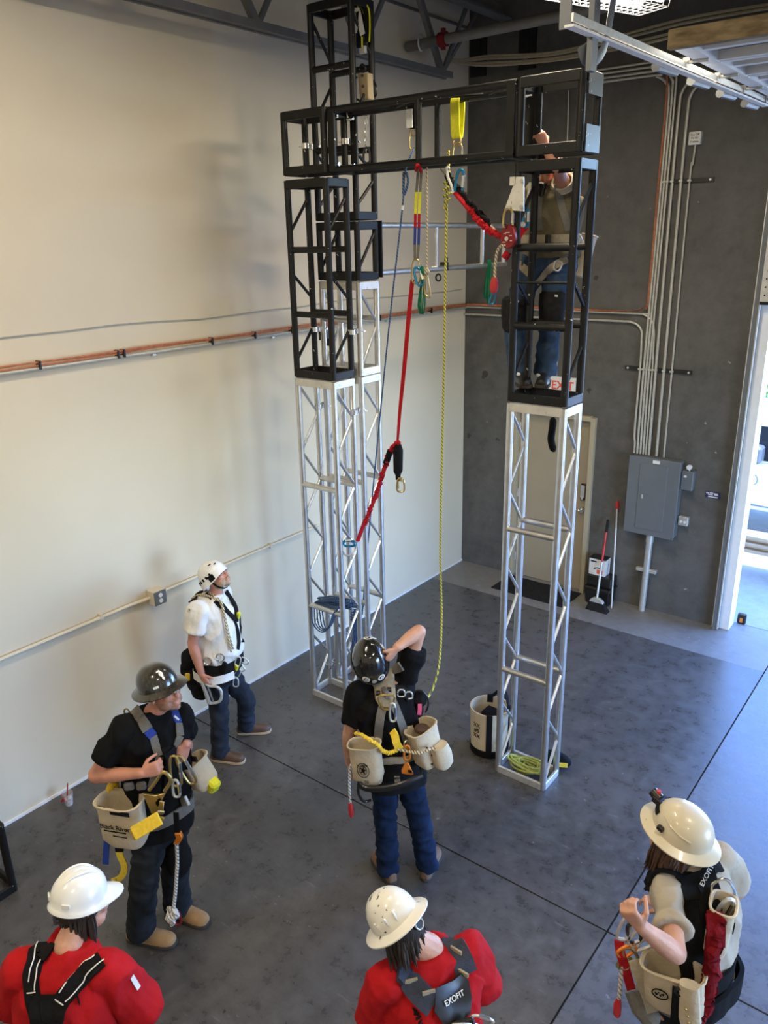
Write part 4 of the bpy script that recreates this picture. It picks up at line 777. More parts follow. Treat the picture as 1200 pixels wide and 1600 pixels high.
for k, (z, s) in enumerate(((.30, 'XX'), (.25, '#5'), (.20, 'XX'))): 
    a = a_f-.85; d = V((cos(a), sin(a), 0)); text('stencil_mark', s, .05, bk+d*(R0*1.012)+V((0, 0, z)), V((0, 0, 1)).cross(d)*1, (0, 0, 1), 'ink', t)
# black pouch on a chain, hanging before the tan door
t = thing('gear_pouch', 'black quilted pouch on a thin chain hanging under the right black truss', 'pouch', (RX+.28, RY+WY_+.02, 3.0))
pp = [on(863, 652, y=-3.34), on(864, 662, y=-3.34), on(861, 685, y=-3.34), on(864, 700, y=-3.34), on(867, 706, y=-3.34)]
build('pouch_body', MB().tube(catmull(pp, 5), [.010, .014, .020, .024]+[.026]*12+[.024, .02, .016, .01, .006], 10), 'web_black', t); build('chain', MB().cyl(on(864, 640, y=-3.34), on(863, 654, y=-3.34), .005, n=6), 'zinc', t)
# ---------------------------------------------------------------- people: builder
Z = V((0, 0, 1))
def remesh(name, mb, mats, parent, vox=.008, sm=4, disp=None, matfn=None, label=None, post=None):
    me = bpy.data.meshes.new('tmp'); me.from_pydata(mb.v, [], mb.f); bm = bmesh.new(); bm.from_mesh(me); bmesh.ops.recalc_face_normals(bm, faces=bm.faces); bm.to_mesh(me); bm.free()
    o = bpy.data.objects.new('tmp', me); C.objects.link(o)
    r = o.modifiers.new('r', 'REMESH'); r.mode = 'VOXEL'; r.voxel_size = vox
    s = o.modifiers.new('s', 'SMOOTH'); s.factor = .5; s.iterations = sm
    dg = bpy.context.evaluated_depsgraph_get(); dg.update(); m2 = bpy.data.meshes.new_from_object(o.evaluated_get(dg)); bpy.data.objects.remove(o); bpy.data.meshes.remove(me)
    m2.name = name; og = ORG[parent.name]
    if disp:
        amp, sc, st = disp; nr = [v.normal.copy() for v in m2.vertices]
        for v, n in zip(m2.vertices, nr):
            p = V((v.co.x*sc*st[0], v.co.y*sc*st[1], v.co.z*sc*st[2])); a = noise.noise(p); b = noise.noise(p*2.3+V((7, 3, 1)))
            v.co += n*amp*(1-2.4*abs(a)+.5*b)
    m2.materials.clear()
    for m in (mats if isinstance(mats, (list, tuple)) else [mats]): m2.materials.append(M[m])
    if matfn:
        for p in m2.polygons: p.material_index = matfn(p.center, p.normal)
    if post: post(m2)
    for v in m2.vertices: v.co -= og
    m2.shade_smooth(); ob = bpy.data.objects.new(name, m2); C.objects.link(ob); ob.parent = parent; ORG[ob.name] = og
    return setp(ob, label=label)
def bvh(objs):
    vs, fs = [], []
    for o in objs:
        k = len(vs); og = ORG[o.name]; vs += [v.co+og for v in o.data.vertices]; fs += [[i+k for i in p.vertices] for p in o.data.polygons]
    return BVHTree.FromPolygons(vs, fs)
def oring(c, x, y, a, b, n=22, e=2.4, bb=None):
    out = []
    for j in range(n):
        t = 2*pi*j/n; cx, sx = cos(t), sin(t); px = a*abs(cx)**(2/e)*(1 if cx > 0 else -1); d = b if sx > 0 or bb is None else bb
        out.append(V(c)+x*px+y*(d*abs(sx)**(2/e)*(1 if sx > 0 else -1)))
    return out
def limb(mb, pts, rad, n=14, k=5, end=True):
    P = catmull(pts, k); L = len(pts)-1; R_ = []
    for i in range(len(P)):
        t = min(i/k, L); a = min(int(t), L-1); u = t-a; u = u*u*(3-2*u); R_.append(rad[a]*(1-u)+rad[a+1]*u)
    mb.tube(P, R_, n); mb.ell(P[0], R_[0], n=12, k=8); (mb.ell(P[-1], R_[-1]*.98, n=12, k=8) if end else None)
def hand(mb, w, d, pn, th, curl=.6, s=1.0, spread=.10, tc=.5):
    """w wrist, d wrist-to-knuckle direction, pn palm-facing normal, th thumb-side direction"""
    w, d = V(w), V(d).normalized(); pn = V(pn); pn = (pn-d*pn.dot(d)).normalized(); sd = d.cross(pn); sd = sd if sd.dot(V(th)) > 0 else -sd
    mb.loft([oring(w+d*t*s, sd, pn, a*s, b*s, 12) for t, a, b in ((-.02, .024, .02), (.0, .027, .019), (.03, .036, .018), (.065, .042, .016), (.088, .041, .014), (.098, .034, .010))])
    for i, (o, L) in enumerate(((.030, .074), (.010, .083), (-.011, .077), (-.031, .060))):
        p = w+d*(.085 - abs(o)*.12)*s+sd*o*s; dd = (d+sd*o*spread*60*.1).normalized(); c = 0; P = [p-d*.02*s]; P.append(p); R_ = [.0095*s, .0095*s]
        for j, fr in enumerate((.44, .32, .24)):
            c += curl*(.75, 1.05, .8)[j]*(1+.08*i); v = (dd*cos(c)+pn*sin(c)); p = p+v*L*fr*s; P.append(p); R_.append((.0088, .008, .0068)[j]*s)
        mb.tube(P, R_, 8); mb.ell(P[-1], R_[-1], n=8, k=6); [mb.ell(q, r*1.02, n=8, k=6) for q, r in zip(P[1:-1], R_[1:-1])]
    p = w+d*.022*s+sd*.026*s+pn*.006*s; v = (d*.62+sd*.62+pn*.35).normalized(); v2 = (d*.85+sd*.1+pn*.7*tc*2).normalized(); P = [p, p+v*.04*s, p+v*.04*s+v2*.030*s, p+v*.04*s+v2*.034*s+(v2+pn*tc-sd*.3*tc).normalized()*.026*s]
    mb.tube(P, [.0135*s, .0115*s, .0100*s, .008*s], 8); mb.ell(P[-1], .008*s, n=8, k=6); mb.ell(P[1], .0117*s, n=8, k=6)
def head(mb, c, r, f, u, s=1.0, beard=0.0):
    R_ = Matrix((r, f, u)).transposed(); e = lambda x, y, z, a, b, d: mb.ell(c+R_ @ (V((x, y, z))*s), V((a, b, d))*s, R_, 16, 12)
    e(0, -.014, .035, .076, .096, .084); e(0, .028, -.02, .064, .068, .085); e(0, .052, -.080, .042, .040, .034); e(0, .074, -.100, .020, .018, .016)
    for q in (-1, 1): e(q*.045, .030, -.065, .024, .05, .035); e(q*.040, .070, -.022, .022, .022, .020); e(q*.03, .084, .022, .026, .014, .010); e(q*.077, -.008, -.012, .010, .020, .032); e(q*.082, -.014, .008, .010, .014, .015); e(q*.012, .098, -.042, .009, .010, .008)
    mb.tube([c+R_ @ (V(p)*s) for p in ((0, .092, .018), (0, .100, -.005), (0, .112, -.030), (0, .108, -.044))], [.009*s, .0105*s, .0135*s, .010*s], 8)
    e(0, .090, -.066, .024, .014, .007); e(0, .088, -.079, .021, .014, .008)
def helmet(mb, c, r, f, u, kind='cap', a=.122, b=.148, h=.125, n=40):
    R_ = Matrix((r, f, u)).transposed(); c = V(c); rings = []
    def fr(t): return max(0, sin(t))          # t = pi/2 is the front
    def rim(t):
        if kind == 'climb': return -.012-.055*max(0, -sin(t))**1.5-.030*max(0, cos(2*t)*-1*-1 if False else abs(cos(t)))**3
        return -.006*cos(2*t)
    def brim(t):
        if kind == 'full': return .036+.016*fr(t)**2+.008*max(0, -sin(t))**2
        if kind == 'cap': return .010+.060*fr(t)**5
        return .004
    def P(x, y, z): return c+R_ @ V((x, y, z))
    K = 9
    for i in range(1, K+1):
        q = i/K*pi/2; rr = sin(q)**.86; zz = cos(q)**.92
        rings.append([P(a*rr*cos(2*pi*j/n), b*rr*sin(2*pi*j/n), h*zz+rim(2*pi*j/n)*(rr**3)) for j in range(n)])
    def br(k, dz): return [P((a+brim(t)*k)*cos(t), (b+brim(t)*k)*sin(t), rim(t)+dz-(.022 if kind != 'climb' else .004)*k*(.6+.5*fr(t))) for t in (2*pi*j/n for j in range(n))]
    rings += [br(.3, -.002), br(1.0, -.004), br(1.0, -.009), br(.2, -.010)]
    for i in range(K, 0, -1):
        q = i/K*pi/2; rr = sin(q)**.86*.95; zz = cos(q)**.92*.94
        rings.append([P(a*rr*cos(2*pi*j/n), b*rr*sin(2*pi*j/n), h*zz+rim(2*pi*j/n)*(rr**3)-.004) for j in range(n)])
    mb.loft(rings)
    def surf(t, q, lift=0.0):                 # point of the shell: t azimuth, q polar angle from the crown
        rr = sin(q)**.86; zz = cos(q)**.92; p = P((a+lift)*rr*cos(t), (b+lift)*rr*sin(t), (h+lift)*zz+rim(t)*rr**3); return p
    return surf
def boot(parent, ank, d, mat, sole, name='boot', s=1.0, zf=0.0, shaft=.09):
    d = V((d.x, d.y, 0)).normalized(); x = d.cross(Z); a = V((ank.x, ank.y, zf)); m = MB(); st = []
    for t, w, hh in ((-.088, .022, .050), (-.078, .032, .075), (-.05, .039, .10), (0, .042, .115), (.045, .043, .092), (.09, .047, .072), (.14, .050, .062), (.175, .046, .055), (.198, .034, .046), (.207, .016, .036)):
        st.append([a+d*t*s+x*(w*s*cos(q))+Z*(.020+(hh*s*max(0, sin(q))**.8 if sin(q) > 0 else 0)) for q in [2*pi*j/18 for j in range(18)]])
    m.loft(st); m.tube([a+Z*.06-d*.01, V((ank.x, ank.y, zf+.06+shaft))-d*.006], [.047*s, .047*s], 14)
    o = remesh(name, m, mat, parent, .007, 4)
    ol = [(-.095, 0), (-.085, .028), (-.05, .042), (0, .045), (.05, .045), (.10, .053), (.15, .055), (.185, .048), (.208, .030), (.214, 0)]; ol += [(t, -w) for t, w in ol[-2:0:-1]]
    build('sole', MB().prism([(t*s, w*s) for t, w in ol], a+Z*.002, d, x, Z*.024), sole, o, bevel=.004)
    return o
def reach(P, px, py, L, far=False):                      # the point on a pixel's ray that lies L from P (nearer one)
    d = ray(px, py).normalized(); w = CAM-V(P); b = w.dot(d); c = w.dot(w)-L*L; D = b*b-c; return CAM+d*(-b-(D**.5 if D > 0 else 0)*(-1 if far else 1))
class P_: pass
def person(lab, base, f, J, shirt, pants, skin='skin', sleeve=.62, hem=.0, chest=(.185, .125), belly=(.165, .125), hipw=(.178, .13), hf=None, hu=None, hs=1.0, hands=True, boots=None, shaved=None, legs=True, wr=.012, sl_r=.075, leg_r=(.098, .070, .062), name='person', zf=0.0, toes=None, hsz=1.0):
    q = P_(); q.t = thing(name, lab, 'person', V((base[0], base[1], zf))); q.base = V((base[0], base[1], 0)); t = q.t
    f = V(f).normalized(); r = f.cross(Z).normalized(); q.f, q.r = f, r
    G = lambda k: J[k] if isinstance(J[k], V) else atp(q.base, *J[k]); g = {k: G(k) for k in J if not k.startswith('hand')}; q.g = g
    rs = (g['shR']-g['shL']).normalized(); ms = (g['shR']+g['shL'])/2; pv, ch, wa, nk, hc = g['pelvis'], g['chest'], g['waist'], g['neck'], g['head']
    fs = Z.cross(rs).normalized() if True else f; fs = fs if fs.dot(f) > 0 else -fs
    hw = (g['shR']-g['shL']).length/2
    def rings(o):
        sp = (ms-ch).normalized()
        return [oring(pv-Z*.10, r, f, hipw[0]*.80+o, hipw[1]*.8+o), oring(pv, r, f, hipw[0]+o, hipw[1]+o), oring(pv.lerp(wa, .55), r, f, (hipw[0]+belly[0])/2+o, (hipw[1]+belly[1])/2+o), oring(wa, (r+rs).normalized(), (f+fs).normalized(), belly[0]+o, belly[1]+o), oring(wa.lerp(ch, .5), rs, fs, (belly[0]+chest[0])/2+o, (belly[1]+chest[1])/2+o), oring(ch, rs, fs, chest[0]+o, chest[1]+o), oring(ch.lerp(ms, .6), rs, fs, chest[0]*.98+o, chest[1]*.92+o), oring(ms+sp*.015, rs, fs, hw*.86+o, chest[1]*.68+o), oring(ms.lerp(nk, .55)+sp*.01, rs, fs, hw*.50+o, chest[1]*.56+o), oring(nk, rs, fs, .062+o, .062+o)]
    hf = (V(hf) if hf is not None else f).normalized(); hu = V(hu) if hu is not None else Z; hr = hf.cross(hu).normalized(); hu = hr.cross(hf).normalized(); q.hf, q.hu, q.hr, q.hc = hf, hu, hr, hc
    # body: one continuous surface
    b = MB(); b.loft(rings(-.012)); limb(b, [nk-(hc-nk)*.25, nk.lerp(hc-hu*.06*hs-hf*.02, .6), hc-hu*.03-hf*.02], [.062, .054, .054]); head(b, hc, hr, hf, hu, hs)
    for s in 'LR':
        sh, el, w = g['sh'+s], g['el'+s], g['wr'+s]
        limb(b, [sh, sh.lerp(el, .35), el.lerp(sh, .12), el, el.lerp(w, .3), w.lerp(el, .12), w], [.056, .052, .043, .041, .043, .030, .027])
        hd = J.get('hand'+s)
        if hd: hand(b, w, *hd[:3], **(hd[3] if len(hd) > 3 else {}))
        if legs:
            hp, kn, an = g['hip'+s], g['kn'+s], g['an'+s]; limb(b, [hp, hp.lerp(kn, .5), kn, kn.lerp(an, .35), an], [.085, .074, .054, .053, .038])
    def mf(c, n):
        v = c-hc; x, y, z = v.dot(hr), v.dot(hf), v.dot(hu)
        if shaved and y > -.02 and abs(x) < .085 and -.13 < z < (-.045 if y < .085 else -.052) and not (abs(x) < .026 and y > .088 and -.086 < z < -.058): return 1
        return 0
    q.body = remesh('body', b, [skin]+([shaved] if shaved else []), t, .0055, 3, matfn=mf if shaved else None)
    # shirt
    R9 = rings(.012)[1:]; R9[-1] = oring(ms.lerp(nk, .92)+fs*.002, rs, fs, .082, .080); m = MB(); m.loft(R9)
    for s in 'LR':
        sh, el = g['sh'+s], g['el'+s]; e = sh.lerp(el, sleeve); limb(m, [sh.lerp(ms, .25), sh, sh.lerp(e, .5), e], [sl_r*.80, sl_r*.93, sl_r*.93, sl_r*.97], end=False)
    q.shirt = remesh('shirt', m, shirt, t, .008, 3, (wr*1.35, 8, (1, 1, .65)))
    # trousers
    if legs:
        m = MB(); m.loft([oring(pv-Z*.10, r, f, hipw[0]*.9+.012, hipw[1]*.85+.012), oring(pv-Z*.03, r, f, hipw[0]+.006, hipw[1]+.008), oring(pv+Z*.06, r, f, hipw[0]*.97, hipw[1]*.98)])
        for s in 'LR':
            hp, kn, an = g['hip'+s], g['kn'+s], g['an'+s]; limb(m, [hp, hp.lerp(kn, .5), kn, kn.lerp(an, .5), an-Z*.035], [leg_r[0], (leg_r[0]+leg_r[1])*.5, leg_r[1], leg_r[1]*.98, leg_r[2]+.008], end=False)
        q.pants = remesh('trousers', m, pants, t, .009, 3, (wr, 7.5, (1, 1, 1.5)))
        if boots:
            for s in 'LR':
                d = toes[s] if toes else f; boot(t, g['an'+s], d, boots[0], boots[1], zf=zf, **(boots[2] if len(boots) > 2 else {}))
    q.bv = bvh([q.shirt]+([q.pants] if legs else []))
    q.bvb = bvh([q.shirt, q.body]+([q.pants] if legs else []))
    return q
def hitp(q, px, py, lift=.0, bv=None):
    bv = bv or q.bv; d = ray(px, py).normalized(); l, n, i, ds = bv.ray_cast(CAM, d)
    if l is None:
        p = atp(q.base, px, py); l, n, i, ds = bv.find_nearest(p)
    n = n if n.dot(d) < 0 else -n
    return l+n*lift, n
def strap(q, name, pix, w, mat, t=.005, lift=.006, parent=None, label=None, step=4.0, bv=None):
    D = []
    for (a, b), (c, d) in zip(pix, pix[1:]):
        k = max(1, int(math.hypot(c-a, d-b)/step)); D += [(a+(c-a)*i/k, b+(d-b)*i/k) for i in range(k)]
    D.append(pix[-1]); H = [hitp(q, x, y, lift, bv) for x, y in D]; P = [h[0] for h in H]; N = [h[1] for h in H]
    for _ in range(2):
        P = [P[0]]+[(P[i-1]+P[i]*2+P[i+1])/4 for i in range(1, len(P)-1)]+[P[-1]] if len(P) > 2 else P
        N = [N[0]]+[(N[i-1]+N[i]+N[i+1]).normalized() for i in range(1, len(N)-1)]+[N[-1]] if len(N) > 2 else N
    return build(name, MB().ribbon(P, N, w, t), mat, parent or q.t, label=label)
def belt(q, name, c, mat, w=.05, t=.007, lift=.006, tilt=V((0, 0, 1)), span=(0, 2*pi), bv=None, label=None, n=48, parent=None):
    bv = bv or q.bv; P, N = [], []; u = V(tilt).normalized(); x = q.r-u*q.r.dot(u); x.normalize(); y = u.cross(x); full = abs(span[1]-span[0]-2*pi) < 1e-3
    for i in range(n if full else n+1):
        a = span[0]+(span[1]-span[0])*i/n; d = x*cos(a)+y*sin(a); l, nn, _, _ = bv.ray_cast(V(c)+d*.6, -d)
        if l is None: continue
        P.append(l+d*lift); N.append(d)
    for _ in range(2):
        k = len(P); P = [(P[i-1]+P[i]*2+P[(i+1) % k])/4 if full or 0 < i < k-1 else P[i] for i in range(k)]
    return build(name, MB().ribbon(P, N, w, t, closed=full), mat, parent or q.t, label=label)
def bolt_bag(lab, top, out, w=.20, h=.26, d=.13, mat='canvas', side=None, droop=.0, group=None, down=None, rim_open=1.0, name='bolt_bag'):
    """open canvas bag: top = middle of its rim, out = the way its front faces"""
    out = V(out).normalized(); dn = V(down).normalized() if down is not None else -Z; out = (out-dn*out.dot(dn)).normalized(); x = out.cross(dn).normalized(); top = V(top)
    t = thing(name, lab, 'bag', top+dn*h, group); R_ = []
    for k, a, b in ((1.0, .55, .45), (.97, .80, .75), (.80, .98, 1.0), (.45, 1.0, 1.0), (.12, 1.0, .98), (.0, 1.05, 1.05*rim_open)): R_.append(oring(top+dn*h*k+out*droop*k, x, out, w/2*a, d/2*b, 24, 3.2))
    for k, a, b in ((.0, .97, .92*rim_open), (.12, .93, .88), (.6, .92, .9), (.9, .7, .65)): R_.append(oring(top+dn*h*k+out*droop*k, x, out, w/2*a, d/2*b, 24, 3.2))
    m = MB().loft(R_); o = build('canvas_body', m, mat, t)
    rn = random.Random(len(lab)); 
    for v in o.data.vertices: v.co += V((1, 1, 1))*.006*noise.noise((v.co+ORG[o.name])*14)
    build('rim_band', MB().tube(oring(top, x, out, w/2*1.06, d/2*1.06*rim_open, 24, 3.2), .006, 6, closed=True), mat, t)
    t['_'] = 0; del t['_']
    return t, (lambda a, b, lift=0: top+x*a*w/2+dn*b*h+out*(d/2*1.01+droop*b+lift)), x, dn, out
# ---------------------------------------------------------------- person 1: white helmet, white shirt
f1 = RV*.95-NV*.30; r1 = f1.normalized().cross(Z); b1 = (.73, -4.65)
m1 = atp((*b1, 0), 326, 938)
J = dict(pelvis=(343, 1046, 0), waist=(340, 1008, 0), chest=(338, 970, 0), neck=(336, 926, 0), head=(336, 902, 0), shR=m1+r1*.185-Z*.015, shL=m1-r1*.185-Z*.01,
  elR=(301, 1006, .22), wrR=(315, 1053, .24), elL=(352, 990, -.24), wrL=(362, 1030, -.20), hipR=(338, 1052, .10), hipL=(353, 1048, -.10), knR=(343, 1114, .15), knL=(384, 1092, -.14), anR=on(344, 1172, z=.10), anL=on(385, 1130, z=.10))
J['handR'] = (RV*.35-Z, NV*.6+RV*.4, RV, dict(curl=.75)); J['handL'] = (-Z, -NV, f1, dict(curl=.5))
T_ = dict(R=on(388, 1191, z=0)-on(334, 1186, z=0), L=on(424, 1143, z=0)-on(371, 1147, z=0))
q = person('man in white helmet and white t-shirt gazing up beside the cream wall', b1, f1, J, 'tee_white', 'denim', 'skin_red', .60, chest=(.185, .155), belly=(.19, .188), hf=f1.normalized()*.80+Z*.60, hu=Z*.80-f1.normalized()*.60, shaved='beard', boots=('boot_brown', 'sole'), toes=T_, sl_r=.088)
q1 = q
hcap = q.hc+q.hu*.028-q.hf*.012
m = MB(); sf = helmet(m, hcap, q.hr, q.hf, q.hu, 'climb', .110, .136, .116); hl = build('helmet', m, 'helmet_white', q.t)
for s in (1,):
    for i in range(5): a = -.75+i*.30; build('vent', MB().box(sf(a, 1.22, .001), (.006, .017, .024), Matrix((q.hr, q.hf, q.hu)).transposed() @ Matrix.Rotation(a, 3, 'Z') @ Matrix.Rotation(.35, 3, 'X')), 'dark_gap', hl)
    build('ear_panel', MB().box(sf(.42, 1.42, .0), (.008, .05, .05), Matrix((q.hr, q.hf, q.hu)).transposed() @ Matrix.Rotation(.42, 3, 'Z')), 'dark_gap', hl, bevel=.003)
    for a, p in ((.9, .75), (1.25, .95)): build('vent', MB().box(sf(a, p, .0), (.014, .022, .008), Matrix((q.hr, q.hf, q.hu)).transposed()), 'dark_gap', hl)
chin = q.hc-q.hu*.118+q.hf*.045
for s in (1, -1):
    build('chin_strap', MB().ribbon(catmull([q.hc+q.hr*s*.088+q.hf*.01+q.hu*.02, q.hc+q.hr*s*.080+q.hf*.022-q.hu*.06, q.hc+q.hr*s*.045+q.hf*.04-q.hu*.110, chin], 5), q.hr*s-q.hu*.4, .016, .004), 'web_black', hl)
gl = MB()
for s in (-1, 1): gl.tube([q.hc+q.hr*(s*.033+.022*cos(a*pi/6))+q.hu*(.004+.016*sin(a*pi/6))+q.hf*(.105-.012*abs(s*.033+.022*cos(a*pi/6))/.05) for a in range(12)], .0022, 5, closed=True); gl.cyl(q.hc+q.hr*s*.055+q.hf*.094+q.hu*.006, q.hc+q.hr*s*.078+q.hf*.0+q.hu*.004, .002, n=5)
build('eyeglasses', gl, 'zinc', q.t)
for s in (-1, 1): build('eye', MB().ell(q.hc+q.hr*s*.033+q.hf*.088+q.hu*.002, .011, n=10, k=8), 'eye', q.t)
build('moustache', MB().tube([q.hc+q.hr*x*.022+q.hf*(.106-.012*abs(x))-q.hu*(.056+.008*abs(x)) for x in (-1, -.5, 0, .5, 1)], [.005, .009, .010, .009, .005], 8), 'beard', q.t)
hn = thing('harness', 'black climbing harness', None) if False else None
strap(q, 'shoulder_strap', [(300, 940), (308, 928), (318, 925), (330, 932), (344, 945), (356, 958), (366, 968)], .052, 'web_black', .010, .009)
strap(q, 'shoulder_strap', [(352, 925), (360, 935), (367, 948), (369, 960), (368, 970)], .05, 'web_black', .010, .009)
strap(q, 'chest_strap', [(366, 970), (371, 985), (373, 1003), (371, 1015)], .034, 'web_black')
strap(q, 'side_strap', [(373, 962), (380, 975), (383, 990), (379, 1003)], .035, 'web_black')
c_, n_ = hitp(q, 369, 963, .02); build('chest_buckle', MB().box(c_, (.03, .03, .07), Matrix.Rotation(.4, 3, 'Y')), 'web_lime', q.t, bevel=.006)
belt(q, 'waist_belt', q.g['pelvis']+Z*.10, 'web_black', .105, .014, .010)
belt(q, 'belt_pad', q.g['pelvis']+Z*.02, 'web_black', .13, .016, .014, span=(-2.6, .9))
belt(q, 'shirt_hem', q.g['pelvis']+Z*.035, 'tee_white', .07, .006, .034, span=(-1.0, 1.1))
rope('lanyard_rope', 'tan flecked rope looped over the white-shirted man\'s shoulder down to his belt', 'rope', [hitp(q, x, y, .02)[0] for x, y in ((297, 955), (304, 937), (318, 932), (338, 937), (343, 945), (350, 968), (356, 990), (362, 1014))], .009, 'rope_tan', k=5)
t = thing('lanyard_rope', 'second tan rope strand ending lower at the white-shirted man\'s belt', 'rope', hitp(q, 340, 940)[0]); build('strand', MB().tube(catmull([hitp(q, x, y, .028)[0] for x, y in ((326, 930), (341, 938), (347, 962), (352, 985), (358, 1018))], 5), .009, 7), 'rope_tan', t)
for px, py in ((344, 1026), (326, 1031)): c_, n_ = hitp(q, px, py, .02); build('hip_ring', MB().tube([c_+RV*.032*cos(a*pi/7)+Z*.034*sin(a*pi/7) for a in range(14)], .006, 7, closed=True), 'chrome', q.t)
c_, n_ = hitp(q, 348, 1040, .035); build('buckle_flap', MB().box(c_, (.05, .03, .12), Matrix.Rotation(.45, 3, 'Y')), 'web_black', q.t, bevel=.008)
t = thing('tool_cluster', 'bunch of steel clips and buckles at the front of the white-shirted man\'s belt', 'carabiner', hitp(q, 368, 1040)[0])
for k, (px, py, a) in enumerate(((368, 1030, .3), (372, 1040, -.4), (366, 1052, .5), (364, 1064, .1), (376, 1030, -.8))): c_, n_ = hitp(q, px, py, .03); build('clip', MB().tube(dpath(c_, RV*cos(a)-Z*sin(a), -Z*cos(a)-RV*sin(a), .085, .042), .006, 6, closed=True), 'zinc', t)
c_, n_ = hitp(q, 365, 1041, .025); build('yellow_tag', MB().box(c_, (.04, .015, .045), Matrix.Rotation(.5, 3, 'Y')), 'web_lime', t)
t = thing('gear_bag', 'black pouches with yellow flap hanging behind the white-shirted man\'s right hip', 'bag', atp(q.base, 300, 1050))
bp = lambda px, py, o: atp(q.base, px, py, o)
m = MB(); m.ell(bp(298, 1030, .05), (.08, .08, .09)); m.ell(bp(290, 1043, .05), (.045, .05, .07)); m.ell(bp(301, 1055, .06), (.07, .07, .10)); m.ell(bp(312, 1080, .05), (.085, .06, .07)); m.ell(bp(306, 1068, .05), (.07, .06, .09)); remesh('pouch', m, 'web_black', t, .009, 3, (.008, 9, (1, 1, 1)))
build('yellow_flap', MB().loft([[bp(293+x*4+dx, 1058+y*6+dy, .13+z) for x, y in ((-1, -1), (1, -1), (1, 1), (-1, 1))] for z, dx, dy in ((0, 0, 0), (.02, 0, 0))]), 'web_yellow', t, bevel=.006)
t = thing('rebar_hook', 'large silver rebar hook held in the white-shirted man\'s right hand', 'hook', bp(332, 1084, .26))
build('hook_body', MB().tube(catmull([bp(321, 1068, .25), bp(328, 1072, .25), bp(338, 1073, .25), bp(345, 1079, .25), bp(346, 1090, .25), bp(341, 1097, .25), bp(329, 1099, .25)], 5), .012, 9), 'zinc', t)
build('hook_spine', MB().tube([bp(315, 1066, .25), bp(321, 1080, .25), bp(327, 1099, .25)], [.011, .014, .016], 8, flat=1.3), 'zinc', t)
build('hook_gate', MB().cyl(bp(324, 1070, .25), bp(333, 1096, .26), .008, n=7), 'chrome', t)
# ---------------------------------------------------------------- person 2: black full-brim hat
ft = (-NV*.80+RV*.60).normalized(); fh = (-NV*.66+RV*.75).normalized(); b2 = (1.83, -6.26)
J = dict(pelvis=(249, 1280, 0), waist=(246, 1228, 0.01), chest=(240, 1170, .03), neck=(243, 1108, .03), head=(253, 1079, .05), shR=(192, 1142, .12), shL=(279, 1121, -.08), elR=(149, 1212, .17), wrR=(222, 1208, .27),
  elL=(291, 1150, -.20), wrL=(291, 1158, .02), hipR=(236, 1290, .07), hipL=(262, 1284, -.07), knR=(226, 1368, .10), knL=(272, 1350, -.06), anR=on(219, 1448, z=.11), anL=on(277, 1410, z=.11))
J['elL'] = atp((*b2, 0), 290, 1166, -.16); J['wrL'] = atp((*b2, 0), 291, 1163, .06)
J['handR'] = (RV*.9+Z*.32, -Z*.2+NV*.9, Z, dict(curl=.95, tc=.7)); J['handL'] = (-RV*.35-Z*.75+NV*-.3, NV*.8-RV*.5, -RV, dict(curl=.7))
T_ = dict(R=on(278, 1474, z=0)-on(199, 1464, z=0), L=on(327, 1441, z=0)-on(270, 1422, z=0))
hf2 = (RV*.84-NV*.50+Z*.28).normalized(); hu2 = (Z-RV*.30+NV*.1).normalized()
q = person('man in black full-brim hard hat and black t-shirt gripping his harness', b2, ft, J, 'tee_black', 'denim_grey', 'skin_red', .60, chest=(.195, .135), belly=(.175, .135), hf=hf2, hu=hu2, shaved='stubble', boots=('boot_tan', 'sole_dark', dict(s=1.08, shaft=.06)), toes=T_, sl_r=.083, leg_r=(.10, .078, .078))
q2 = q; B = lambda px, py, o=0: atp(q2.base, px, py, o)
hcap = q.hc+q.hu*.040-q.hf*.014
m = MB(); sf = helmet(m, hcap, q.hr, q.hf, q.hu, 'full', .106, .122, .124); hl = build('hard_hat', m, 'carbon', q.t)
Rh = Matrix((q.hr, q.hf, q.hu)).transposed()
p0 = sf(1.25, 1.0, .002); n0 = (p0-hcap).normalized(); u0 = (q.hu-n0*q.hu.dot(n0)).normalized(); x0 = u0.cross(n0); build('white_decal', MB().prism([(0, .034), (.013, .006), (.004, -.012), (.008, -.022), (0, -.034), (-.008, -.022), (-.004, -.012), (-.013, .006)], p0, x0, u0, n0*.002), 'whiteink', hl)
p0 = sf(.75, 1.40, .002); build('brim_label', MB().box(p0, (.03, .004, .012), Rh @ Matrix.Rotation(-.8, 3, 'Z')), 'whiteink', hl)
for s in (-1, 1): build('eye', MB().ell(q.hc+q.hr*s*.033+q.hf*.088+q.hu*.002, .011, n=10, k=8), 'eye', q.t)
hm = MB(); hm.ell(q.hc-q.hf*.022+q.hu*.020, V((.079, .094, .078)), Rh); build('hair', hm, 'hair', q.t)
build('headset_cord', MB().tube([q.hc+q.hr*.03-q.hu*.14+q.hf*.06, q.hc+q.hr*.02-q.hu*.17+q.hf*.07], .006, 6), 'whiteink', q.t)
def webrun(q, nm, pts, cols, w, lift=.008):
    for (a, b), (wd, m) in zip(zip(pts, pts[1:]), cols): strap(q, nm, [a, b], wd, m, .009, lift)
webrun(q, 'shoulder_strap', [(205, 1103), (222, 1122), (230, 1140), (238, 1150), (244, 1168), (249, 1180)], [(.058, 'web_grey'), (.058, 'web_grey'), (.05, 'web_blue'), (.045, 'web_grey'), (.042, 'web_grey')], .055)
webrun(q, 'shoulder_strap', [(269, 1103), (274, 1118), (278, 1130), (281, 1150), (274, 1166)], [(.045, 'web_blue'), (.042, 'web_blue'), (.042, 'web_grey'), (.04, 'web_grey')], .05)
strap(q, 'chest_strap', [(247, 1176), (258, 1172), (270, 1170), (280, 1172)], .035, 'web_black', .008)
